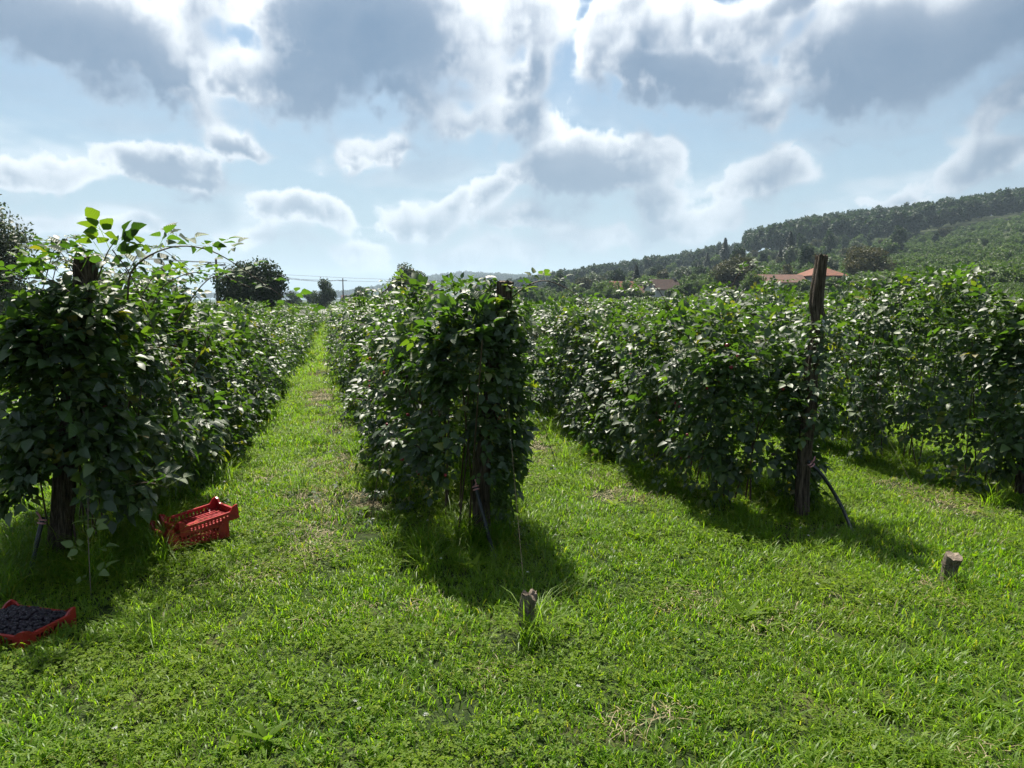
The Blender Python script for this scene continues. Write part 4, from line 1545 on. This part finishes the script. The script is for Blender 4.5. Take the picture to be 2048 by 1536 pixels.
# the picked berries, each lying in the crate
k = 0
nx, ny = 17, 13
inside = MB()
inside.box(-CL / 2 + .014, CL / 2 - .014, -CW / 2 + .014, CW / 2 - .014, .02, .048)
fill = inside.build('blackberry_heap', M['berry'])
fill.matrix_world = bM
tag(fill, 'dark mass of blackberries below the top layer in the crate', 'blackberries', kind='stuff')
for i in range(nx):
    for j in range(ny):
        x = -CL / 2 + .027 + (i + (.5 if j % 2 else 0)) * (CL - .054) / (nx - .5) + rng.normal(0, .0025)
        y = -CW / 2 + .027 + j * (CW - .054) / (ny - 1) + rng.normal(0, .0025)
        hump = .034 * (1 - (2 * x / CL) ** 2) * (1 - (2 * y / CW) ** 2)
        o = obj('blackberry', BLACK[k % 3])
        o.matrix_world = bM @ Matrix.Translation((x, y, .056 + hump + rng.uniform(0, .012)))
        o.rotation_euler = (rng.uniform(0, 3.1), rng.uniform(0, 3.1), rng.uniform(0, 6))
        o.scale = (rng.uniform(1.0, 1.25),) * 3
        tag(o, 'ripe blackberry lying on top in the berry crate', 'blackberry', 'picked blackberries in the crate')
        k += 1


# ------------------------------------------------------------------ trees
def tree_meshes(seed, H, rx, rz, trunk_h, n_leaf, size, mat, lobes=14, droop=0.0, lobe_r=.42, hang=0):
    """trunk (with limbs) and crown meshes, foot at the origin; crown of leaf faces on uneven lobes"""
    r = np.random.default_rng(seed)
    cz = H - rz
    C = []
    while len(C) < lobes:
        d = r.normal(0, 1, 3)
        d /= np.linalg.norm(d)
        q = r.uniform(.35, .78)
        C.append((d[0] * rx * q, d[1] * rx * q, cz + d[2] * rz * q))
    C = np.array(C)
    lr = r.uniform(.7, 1.25, lobes) * lobe_r
    pick = r.integers(0, lobes, n_leaf)
    d = r.normal(0, 1, (n_leaf, 3)); d /= np.linalg.norm(d, axis=1)[:, None]
    q = r.random(n_leaf) ** .45
    P = C[pick] + d * (q * lr[pick])[:, None] * np.array((rx, rx, rz))
    P[:, 2] = np.maximum(P[:, 2], trunk_h * .5)
    if hang:
        m = r.random(n_leaf) < .5
        P[m, 2] -= np.abs(r.normal(0, hang, m.sum()))
    Z = d * .8 + np.array((0, 0, .6)) + r.normal(0, .5, (n_leaf, 3))
    X = r.normal(0, 1, (n_leaf, 3)) + d * .5 - np.array((0, 0, droop))
    T = np.array([(-.5, 0, 0), (0, .32, .05), (.55, 0, -.05), (0, -.32, .05)])
    W, FF = copies(T, np.array([(0, 3, 2, 1)]), P, frames(X, Z), size * r.uniform(.6, 1.4, n_leaf))
    crown = new_mesh('crown', W, FF, mat, False, {'rnd': np.repeat(np.clip(r.random(n_leaf) * .6 + (vnoise(P[:, 0] * 1.2 / rx * 3, P[:, 1] * 3.6 / rx, P[:, 2] * 3.6 / rx, 90) - .3) * .7, 0, .99), 4)})
    mb = MB()
    tr = max(.05, H * .022)
    mb.tube([(0, 0, -.3), (tr * .3, 0, trunk_h * .5), (0, tr * .3, trunk_h), (0, 0, cz)], [tr * 1.3, tr, tr * .8, tr * .4], 7)
    for i in range(min(lobes, 9)):
        c = Vector(C[i])
        s = Vector((0, 0, trunk_h * (.8 + .2 * r.random())))
        mb.tube([s, s.lerp(c, .5) + Vector((0, 0, rz * .1)), c], [tr * .5, tr * .3, tr * .12], 5)
    trunk = mb.mesh('trunk', M['bark'], True)
    return trunk, crown


def conifer_meshes(seed, H, rx):
    r = np.random.default_rng(seed)
    n = 2200
    t = r.random(n) ** .8
    a = r.uniform(0, 6.283, n)
    tier = (t * 14) % 1.0
    rad = rx * (1 - t) * (.35 + .65 * (1 - tier)) * r.uniform(.3, 1, n) ** .5 + .05
    P = np.stack([np.cos(a) * rad, np.sin(a) * rad, H * (.08 + .92 * t)], -1)
    X = np.stack([np.cos(a), np.sin(a), np.full(n, -.45)], -1) + r.normal(0, .2, (n, 3))
    T = np.array([(-.5, 0, 0), (0, .2, 0), (.5, 0, -.1), (0, -.2, 0)])
    W, FF = copies(T, np.array([(0, 3, 2, 1)]), P, frames(X, np.array((0, 0, 1.0)) + r.normal(0, .3, (n, 3))), H * .085 * r.uniform(.7, 1.3, n))
    crown = new_mesh('crown', W, FF, M['conifer'], False, {'rnd': np.repeat(r.random(n) * .99, 4)})
    trunk = MB().tube([(0, 0, -.3), (0, 0, H * .5), (0, 0, H * .95)], [H * .02, H * .014, .02], 6).mesh('trunk', M['bark'], True)
    return trunk, crown


def tree(name, meshes, x, y, label, group=None, scale=1.0, rz=0.0, cat='tree', sz=None):
    root = empty(name, (x, y, tz(x, y)), rz)
    root.scale = (scale, scale, sz or scale)
    tag(root, label, cat, group)
    obj('trunk', meshes[0], root)
    obj('crown', meshes[1], root)
    return root


def px_xy(px, Y):
    return (px - 1024) / FPX * (Y * .9936 + .18), Y


x, y = px_xy(-45, 36)
tree('willow_tree', tree_meshes(1, 7.4, 3.1, 3.3, 1.8, 15000, .17, M['tree_silver'], 26, .8, .34, .35), x, y, 'tall feathery tree with drooping twigs at the left edge', cat='tree')
x, y = px_xy(506, 60)
tree('round_tree', tree_meshes(2, 5.2, 3.05, 2.75, .4, 16000, .24, M['tree_dark'], 34, 0, .40), x, y, 'dark dense round tree beside the road left of the path')
x, y = px_xy(650, 135)
tree('broadleaf_tree', tree_meshes(3, 5.4, 2.5, 2.5, .8, 4200, .32, M['forest'], 14), x, y, 'small dark tree far down beside the road')
x, y = px_xy(822, 84)
tree('broadleaf_tree', tree_meshes(4, 5.9, 2.5, 2.3, 1.5, 6200, .22, M['tree_silver'], 16, 0, .38), x, y, 'pale airy tree standing before the gabled grey house')
x, y = px_xy(725, 260)
tree('broadleaf_tree', tree_meshes(5, 8.5, 3.6, 3.6, 2.0, 2600, .6, M['forest'], 9), x, y, 'hazy far tree between the utility pole and the grey house')
x, y = px_xy(1735, 150)
tree('walnut_tree', tree_meshes(6, 8.6, 5.6, 4.1, .8, 15000, .38, M['tree_brown'], 30, 0, .38), x, y, 'wide browning tree right of the orange roofed house')
x, y = px_xy(1470, 150)
tree('walnut_tree', tree_meshes(7, 7.4, 5.2, 3.6, .6, 12000, .38, M['tree_brown'], 26, 0, .38), x, y, 'brownish green round tree left of the orange roofed house')
x, y = px_xy(1570, 170)
tree('broadleaf_tree', tree_meshes(8, 5.0, 2.7, 2.4, .5, 4000, .3, M['tree_brown'], 12), x, y, 'small brown tinted bush tree behind the long shed roof')
x, y = px_xy(1500, 128)
tree('broadleaf_tree', tree_meshes(9, 4.0, 2.3, 1.9, .4, 4000, .26, M['plant'], 12), x, y, 'pale green bush tree at the left end of the long shed')
x, y = px_xy(1390, 150)
tree('broadleaf_tree', tree_meshes(10, 4.2, 2.6, 2.0, .4, 4000, .28, M['plant'], 12), x, y, 'yellowish green bushy tree right of the white gabled house')
for i, (px, Y, H, lab) in enumerate(((1212, 150, 2.6, 'garden bush left of the low orange roofed house'), (1262, 140, 2.2, 'garden bush before the small pinkish roofed annex'), (1345, 138, 2.3, 'garden bush before the brown roofed white house'), (1372, 142, 3.0, 'garden bush at the right end of brown roofed house'),
                                    (1296, 136, 1.7, 'low garden bush before the white gable'), (1525, 118, 2.4, 'garden bush before the left half of the long shed'), (1578, 118, 2.2, 'garden bush before the right half of the long shed'), (1612, 120, 2.6, 'garden bush left of crooked post before pyramid roofed house'), (1668, 120, 2.8, 'garden bush right of crooked post before pyramid roofed house'), (1232, 146, 2.0, 'garden bush under the eaves of low orange roofed house'))):
    x, y = px_xy(px, Y)
    tree('garden_bush', tree_meshes(130 + i, H, H * .75, H * .5, .1, 1900, .14 * H, M['plant'], 9), x, y, lab, 'bushes before the houses', cat='bush')
x, y = px_xy(20, 46)
tree('broadleaf_tree', tree_meshes(11, 3.0, 2.2, 1.4, .3, 5000, .17, M['tree_dark'], 16), x, y, 'low dark bush across the road behind the wire fence')
x, y = px_xy(90, 50)
tree('broadleaf_tree', tree_meshes(12, 2.0, 1.7, .9, .2, 3200, .16, M['tree_brown'], 12), x, y, 'low reddish brown bush across the road')
BUSH = ('low dusty bush right of the dark round tree', 'tall dusty bush left of the small dark roadside tree', 'dusty bush close left of the grey gabled house', 'low dusty bush just right of the lone utility pole',
        'dusty bush midway between utility pole and grey house', 'dusty bush half hidden by the dark round tree', 'farthest hazy bush right beside the lone utility pole')
for i, (px, Y, H) in enumerate(((600, 150, 2.2), (625, 220, 4.5), (770, 200, 4.0), (715, 130, 2.4), (740, 150, 3.2), (580, 190, 4.0), (700, 300, 5.0))):
    x, y = px_xy(px, Y)
    tree('roadside_bush', tree_meshes(20 + i, H, H * .7, H * .48, .2, 1800, .13 * H, M['forest'], 8), x, y, BUSH[i], 'far roadside bushes', cat='bush')

# conifers on the slope
CON = [conifer_meshes(1, 13, 5.0), conifer_meshes(2, 10, 4.2)]
for i, (px, Y, s, lab) in enumerate(((1447, 330, 1.05, 'tallest dark spruce on the skyline left of the wood'), (1430, 330, .8, 'dark spruce just left of the tallest skyline spruce'), (1412, 320, .7, 'shorter dark spruce in the row on the slope'),
                                     (1397, 315, .65, 'dark spruce at the left end of the slope row'), (1576, 260, .95, 'dark spruce standing before the wood above the shed roof'), (1556, 262, .72, 'smaller spruce left of the one before the wood'), (1272, 190, .55, 'dark narrow spruce between the two far roofs'), (1800, 330, .8, 'dark spruce at the foot of the wood on the right'))):
    x, y = px_xy(px, Y)
    tree('spruce_tree', CON[i % 2], x, y, lab, 'spruces on the slope', s, i * 1.3)

# single broadleaf trees of the slope, nearer than the wood
BRD = [tree_meshes(40 + i, h, rx, rzz * 1.12, .6, 2600, .62, M[mt], 12, 0, .42) for i, (h, rx, rzz, mt) in enumerate(((9, 3.6, 3.8, 'forest'), (8, 3.8, 3.2, 'plant'), (10, 3.2, 4.4, 'forest'), (7, 3.4, 2.9, 'tree_brown'), (9, 4.2, 3.8, 'tree_silver')))]
r_ = np.random.default_rng(5)
cnt = 0
for px, Y in [(px + r_.uniform(-8, 8), Y * r_.uniform(.9, 1.1)) for Y, a, b, st in ((230, 1060, 1480, 34), (300, 1040, 1460, 30), (380, 1010, 1470, 24), (210, 1600, 1700, 30), (270, 1500, 1790, 26), (340, 1500, 1900, 26)) for px in range(a, b, st)]:
    x, y = px_xy(px, Y)
    look = ('dark rounded', 'pale green bushy', 'tall dark', 'brownish', 'silvery')[cnt % 5]
    row_ = 'lower' if Y < 255 else 'middle' if Y < 330 else 'upper'
    side = next(t for lim, t in ((1100, 'far left of the low orange roof'), (1200, 'left of the low orange roof'), (1290, 'above the low orange roof'), (1380, 'above the white gabled house'), (1480, 'near the slope spruces'),
                                 (1560, 'above the long shed'), (1640, 'above the pyramid roof'), (1720, 'right of the crooked post'), (9999, 'above the wide browning tree')) if px < lim)
    tree('slope_tree', BRD[cnt % 5], x, y, look + ' broadleaf tree ' + ('low' if row_ == 'lower' else 'halfway up' if row_ == 'middle' else 'high') + ' on the slope ' + side, 'trees on the slope', r_.uniform(.55, 1.05), r_.uniform(0, 6))
    cnt += 1

# ------------------------------------------------------------------ woods and plantation (masses)
LOWT = [tree_meshes(60 + i, 16, 4.6, 6.2, 3.5, 900, 1.45, M['forest'], 11, 0, .42)[1] for i in range(5)]


def band(n, px0, px1, Y0, Y1):
    px = r_.uniform(px0, px1, n)
    Y = r_.uniform(Y0, Y1, n)
    X = (px - 1024) / FPX * Y
    return np.stack([X, Y, terrain_z(X, Y) - .6], -1)


def edge(P):
    """the wood's lower edge: it starts farther back on the left, nearer the slope top on the right"""
    px = 1024 + FPX * P[:, 0] / P[:, 1]
    return P[:, 1] > np.interp(px, [1480, 1760, 1850, 2048, 2600], [385, 390, 400, 420, 430])


Pw = band(2100, 1488, 2700, 375, 640)
Pw = Pw[edge(Pw)]
scatter('hill_wood', LOWT, Pw, r_.uniform(0, 6.28, len(Pw)), r_.uniform(.75, 1.15, len(Pw)), r_.integers(0, 5, len(Pw)), 'dense dark wood along the hilltop on the right', 'wood')
Pw = np.concatenate([band(1300, 940, 1475, 600, 1000), band(300, 1100, 1440, 430, 600)])
scatter('ridge_wood', LOWT, Pw, r_.uniform(0, 6.28, len(Pw)), r_.uniform(.5, .9, len(Pw)), r_.integers(0, 5, len(Pw)), 'wooded lower ridge running left behind the houses', 'wood')
Pw = np.concatenate([band(3200, 500, 1150, 1900, 2800), band(1400, -700, 620, 2300, 2700)])
scatter('far_hill_wood', LOWT, Pw, r_.uniform(0, 6.28, len(Pw)), r_.uniform(1.0, 1.7, len(Pw)), r_.integers(0, 5, len(Pw)), 'blue hazy woods on the farthest hills', 'wood')
PL = [tree_meshes(80 + i, 2.4, .95, 1.15, .1, 420, .26, M['plant'], 7, 0, .45)[1] for i in range(4)]
Pw = np.concatenate([band(3600, 1690, 2700, 100, 420), band(500, 1760, 2600, 100, 200)])
Pw = Pw[~edge(Pw)]
scatter('hillside_plantation', PL, Pw, r_.uniform(0, 6.28, len(Pw)), r_.uniform(.8, 1.9, len(Pw)), r_.integers(0, 4, len(Pw)), 'green bushy plantation covering the hillside on the right', 'plantation')
Pw = np.concatenate([band(520, 1000, 1480, 150, 420), band(260, 1480, 1760, 150, 390)])
scatter('slope_scrub', PL, Pw, r_.uniform(0, 6.28, len(Pw)), r_.uniform(.7, 2.2, len(Pw)), r_.integers(0, 4, len(Pw)), 'scrubby growth between the trees on the slope', 'scrub')
Pw = band(5200, 1000, 2900, 22, 105)
Pw = Pw[(Pw - np.array((rowF.o.x, rowF.o.y, 0))) @ np.array(ROW_PERP) > 1.3]
Pw[:, 2] += .4
scatter('leafy_field', PL, Pw, r_.uniform(0, 6.28, len(Pw)), r_.uniform(.5, .72, len(Pw)), r_.integers(0, 4, len(Pw)), 'pale green leafy field beyond the blackberry rows', 'field plants')
Pw = band(2600, -1500, 900, 75, 420)
Pw = Pw[~on_road(Pw)]
Pw = Pw[vnoise(Pw[:, 0] * .03, Pw[:, 1] * .03, Pw[:, 0] * 0, 95) > .55]
Pw[:, 2] += .4
scatter('rough_field', PL, Pw, r_.uniform(0, 6.28, len(Pw)), r_.uniform(.35, .75, len(Pw)), r_.integers(0, 4, len(Pw)), 'low rough growth in the fields along the far road', 'field plants')


# ------------------------------------------------------------------ houses
def house(x, y, z, rz, w, d, h, rh, wall, roof, label, hip=False, over=.4, windows=(), chimney=None, door=None):
    """gable (or hip) house: ridge along local x, w long, d deep; gable ends at +-x"""
    root = empty('house', (x, y, z), rz)
    tag(root, label, 'house')
    m = MB()
    if hip:
        m.box(-w / 2, w / 2, -d / 2, d / 2, -1, h)
    else:
        m.poly([(sx * w / 2, sy * d / 2, zz) for sx in (-1, 1) for sy in (-1, 1) for zz in (-1, h)] + [(-w / 2, 0, h + rh), (w / 2, 0, h + rh)],
               [[0, 1, 8, 3, 2], [4, 6, 7, 9, 5], [0, 4, 5, 1], [2, 3, 7, 6]])
    m.build('wall', M[wall], root)
    m = MB()
    W2, D2, t = w / 2 + over, d / 2 + over, .14
    ez = h - rh * over / (d / 2)
    if hip:
        k = max(0.0, w / 2 - d / 2) * .9
        vs = [(-W2, -D2, ez), (W2, -D2, ez), (W2, D2, ez), (-W2, D2, ez), (-k - .05, 0, h + rh), (k + .05, 0, h + rh)]
        vs2 = [(a, b, c - t) for a, b, c in vs]
        m.poly(vs + vs2, [[0, 1, 5, 4], [1, 2, 5], [2, 3, 4, 5], [3, 0, 4], [6, 10, 11, 7], [7, 11, 8], [8, 11, 10, 9], [9, 10, 6], [0, 6, 7, 1], [1, 7, 8, 2], [2, 8, 9, 3], [3, 9, 6, 0]])
    else:
        for s in (-1, 1):
            pts = [(s * .0, h + rh + .04), (s * D2, ez + .04), (s * D2, ez - t + .04), (s * .0, h + rh - t + .04)]
            vs = [(xx, p[0], p[1]) for xx in (-W2, W2) for p in pts]
            m.poly(vs, [[0, 1, 2, 3], [7, 6, 5, 4], [0, 4, 5, 1], [1, 5, 6, 2], [2, 6, 7, 3], [3, 7, 4, 0]])
    rf = m.build('roof', M[roof], root)
    if chimney:
        cx, cyy, ch = chimney
        m = MB().box(cx - .3, cx + .3, cyy - .3, cyy + .3, h, h + rh + ch).box(cx - .38, cx + .38, cyy - .38, cyy + .38, h + rh + ch + .002, h + rh + ch + .12)
        m.build('chimney', M['wall_grey'], rf)
    for face, a, zz, ww, hh in windows:
        f = MB()
        gl = MB()
        if face in ('e', 'w'):
            s = 1 if face == 'e' else -1
            X = s * w / 2
            def bx(mb, a0, a1, z0, z1, d0, d1): mb.box(min(X + s * d0, X + s * d1), max(X + s * d0, X + s * d1), a0, a1, z0, z1)
        else:
            s = 1 if face == 'n' else -1
            Yy = s * d / 2
            def bx(mb, a0, a1, z0, z1, d0, d1): mb.box(a0, a1, min(Yy + s * d0, Yy + s * d1), max(Yy + s * d0, Yy + s * d1), z0, z1)
        bx(f, a - ww / 2 - .08, a - ww / 2, zz - .08, zz + hh + .08, -.02, .05)
        bx(f, a + ww / 2, a + ww / 2 + .08, zz - .08, zz + hh + .08, -.02, .05)
        bx(f, a - ww / 2, a + ww / 2, zz - .08, zz, -.02, .049)
        bx(f, a - ww / 2, a + ww / 2, zz + hh, zz + hh + .08, -.02, .049)
        bx(f, a - .03, a + .03, zz, zz + hh, -.02, .04)
        fo = f.build('window', M['frame'], root)
        bx(gl, a - ww / 2, a + ww / 2, zz, zz + hh, -.05, .01)
        gl.build('pane', M['glass'], fo)
    return root


x, y = px_xy(298, 130)
house(x, y, 0, R(116), 8, 6.5, 2.7, 2.9, 'wall_white', 'roof_brown', 'house with a chimney glimpsed through the canes of leftmost row', chimney=(-3, .2, .45), windows=(('s', -2, .9, 1.1, 1.1), ('s', 1.5, .9, 1.1, 1.1), ('e', 0, 2.4, .8, .8)))
x, y = px_xy(822, 100)
house(x, y, 0, R(100), 9, 9.0, 2.1, 3.6, 'wall_grey', 'roof_orange', 'grey gabled house with rusty orange roof edge left of centre', over=.5, windows=(('w', -1.8, .7, 1.1, 1.2), ('w', 1.6, .7, 1.1, 1.2), ('w', 0, 3.2, .9, 1.0)))
x, y = px_xy(1325, 150)
house(x, y, 2.2, R(25), 6.0, 4.0, 1.9, 1.8, 'wall_white', 'roof_brown', 'white gabled house with brown roof and one dark attic window', over=.3, windows=(('w', 0, 2.1, .75, .9), ('s', 1, .5, .9, 1.0)), chimney=(2.9, .3, .3))
x, y = px_xy(1243, 172)
house(x, y, 2.0, R(4), 5.2, 4.6, 2.3, 1.8, 'wall_white', 'roof_orange', 'long low house with bright orange roof among the trees', over=.3, windows=(('s', -1.5, .9, 1, 1), ('s', 1.5, .9, 1, 1)))
x, y = px_xy(1272, 158)
house(x, y, 1.7, R(10), 2.4, 3.0, 1.8, 1.2, 'wall_white', 'roof_red', 'small annex with pinkish roof beside the low orange roofed house', over=.3, windows=(('s', 0, .7, .8, .8),))
x, y = px_xy(1636, 132)
hx, hy = x, y
house(x, y, 3.0, R(8), 6.2, 6.0, 3.2, 1.55, 'wall_green', 'roof_orange', 'pale green house with orange pyramid roof behind the crooked post', hip=True, over=.45, windows=(('s', -1.7, 1.6, 1.0, 1.1), ('s', 1.7, 1.6, 1.0, 1.1)))
x, y = px_xy(1683, 133)
root = house(x, y, 3.2, R(8), 3.0, 3.0, 2.2, .5, 'wall_grey', 'gutter', 'small lean to with pale metal roof beside the pyramid roofed house', over=.25, windows=(('s', 0, .9, .7, .7),))
x, y = px_xy(1550, 130)
house(x, y, 2.9, R(4), 8.6, 4.5, 2.0, 1.25, 'wall_white', 'roof_red', 'long low shed with weathered red tiles left of pyramid roof', over=.3, windows=(('s', -2, .7, .9, .8), ('s', 2, .7, .9, .8)))
for i, (px, Y) in enumerate(((700, 420), (712, 400))):
    x, y = px_xy(px, Y)
    house(x, y, 0, R(20 + 40 * i), 9, 7, 2.6, 2.2, 'wall_white', 'roof_orange' if i else 'roof_red', ('tiny far house with faded red roof beyond the utility pole', 'tiny far house with orange roof right of utility pole')[i], windows=(('s', 0, 1, 1, 1),))


# ------------------------------------------------------------------ utility poles, wires, fence
def upole(px, Y, H, label):
    x, y = px_xy(px, Y)
    z = tz(x, y)
    root = empty('utility_pole', (x, y, z))
    tag(root, label, 'utility pole', 'utility poles along the road')
    MB().tube([(0, 0, -.5), (0, 0, H * .5), (0, 0, H)], [.16, .14, .11], 8).build('mast', M['pole'], root, True)
    MB().box(-.9, .9, -.06, .06, H - .62, H - .5).build('crossarm', M['pole'], root)
    for k in (-.8, 0, .8):
        m = MB().tube([(k, 0, H - .5), (k, 0, H - .42), (k, 0, H - .32)], [.05, .07, .04], 6)
        m.build('insulator', M['gutter'], root, True)
    return Vector((x, y, z + H - .33))


u1 = upole(437, 72, 5.6, 'thin utility pole just left of the dark round tree')
u2 = upole(687, 165, 6.6, 'lone dark utility pole rising at the end of the path')
u0 = upole(-300, 48, 7.2, 'utility pole beyond the left edge feathery tree')
u3 = upole(840, 320, 9.5, 'utility pole hidden behind the pale airy tree')


def cable(a, b, off, sag, label):
    pts = []
    for t in np.linspace(0, 1, 24):
        p = a.lerp(b, float(t)) + Vector((off, 0, 0))
        p.z -= sag * 4 * t * (1 - t)
        pts.append(p)
    wire('power_line', pts, .016, M['pole'], label, 'power line', 'power lines')


for k, w_ in ((-.8, 'left'), (0, 'middle'), (.8, 'right')):
    cable(u0, u1, k, .5, w_ + ' one of three power lines from left edge to the pole by round tree')
    cable(u1, u2, k, .9, w_ + ' one of three power lines between the two poles behind the round tree')
a, b_ = at_depth(560, 549, 190), at_depth(880, 562, 230)
wire('power_line', [at_depth(430, 545, 180), a, at_depth(700, 556, 205), b_], .03, M['pole'], 'upper power line crossing low sky above the far pole', 'power line', 'power lines')
wire('power_line', [at_depth(430, 553, 180), at_depth(560, 557, 190), at_depth(700, 562, 205), at_depth(880, 567, 230)], .03, M['pole'], 'lower power line crossing low sky above the far pole', 'power line', 'power lines')

# wire fence on the far side of the road
fr = empty('wire_fence', (-24.5, 38, tz(-24.5, 38)))
tag(fr, 'low wire fence with dark thin posts across the road', 'fence')
fp = []
for i in range(12):
    yy = 26 + i * 2.6
    xx = np.interp(yy, [p[1] for p in ROAD], [p[0] for p in ROAD]) - 4.6
    p = Vector((xx, yy, tz(xx, yy))) - fr.location
    fp.append(p)
    MB().tube([p - Vector((0, 0, .3)), p + Vector((0, 0, .6)), p + Vector((0, 0, 1.25))], .035, 6).build('fence_post', M['pole'], fr, True)
for hgt in (.4, .8, 1.15):
    MB().tube([p + Vector((0, .04, hgt)) for p in fp], .006, 4).build('fence_wire', M['wire'], fr, True)

# ------------------------------------------------------------------ hazy summer air
hz = MB().box(-6500, 6500, -5600, 5600, -40, 215)
hm, nt, out = base_mat('haze')
pv = N(nt, 'ShaderNodeVolumePrincipled')
pv.inputs['Color'].default_value = (.66, .84, 1.0, 1)
pv.inputs['Density'].default_value = HAZE
pv.inputs['Anisotropy'].default_value = .25
nt.links.new(pv.outputs[0], out.inputs['Volume'])
hz = hz.build('haze', hm)
tag(hz, 'thin summer haze filling the valley air', 'haze', kind='stuff')
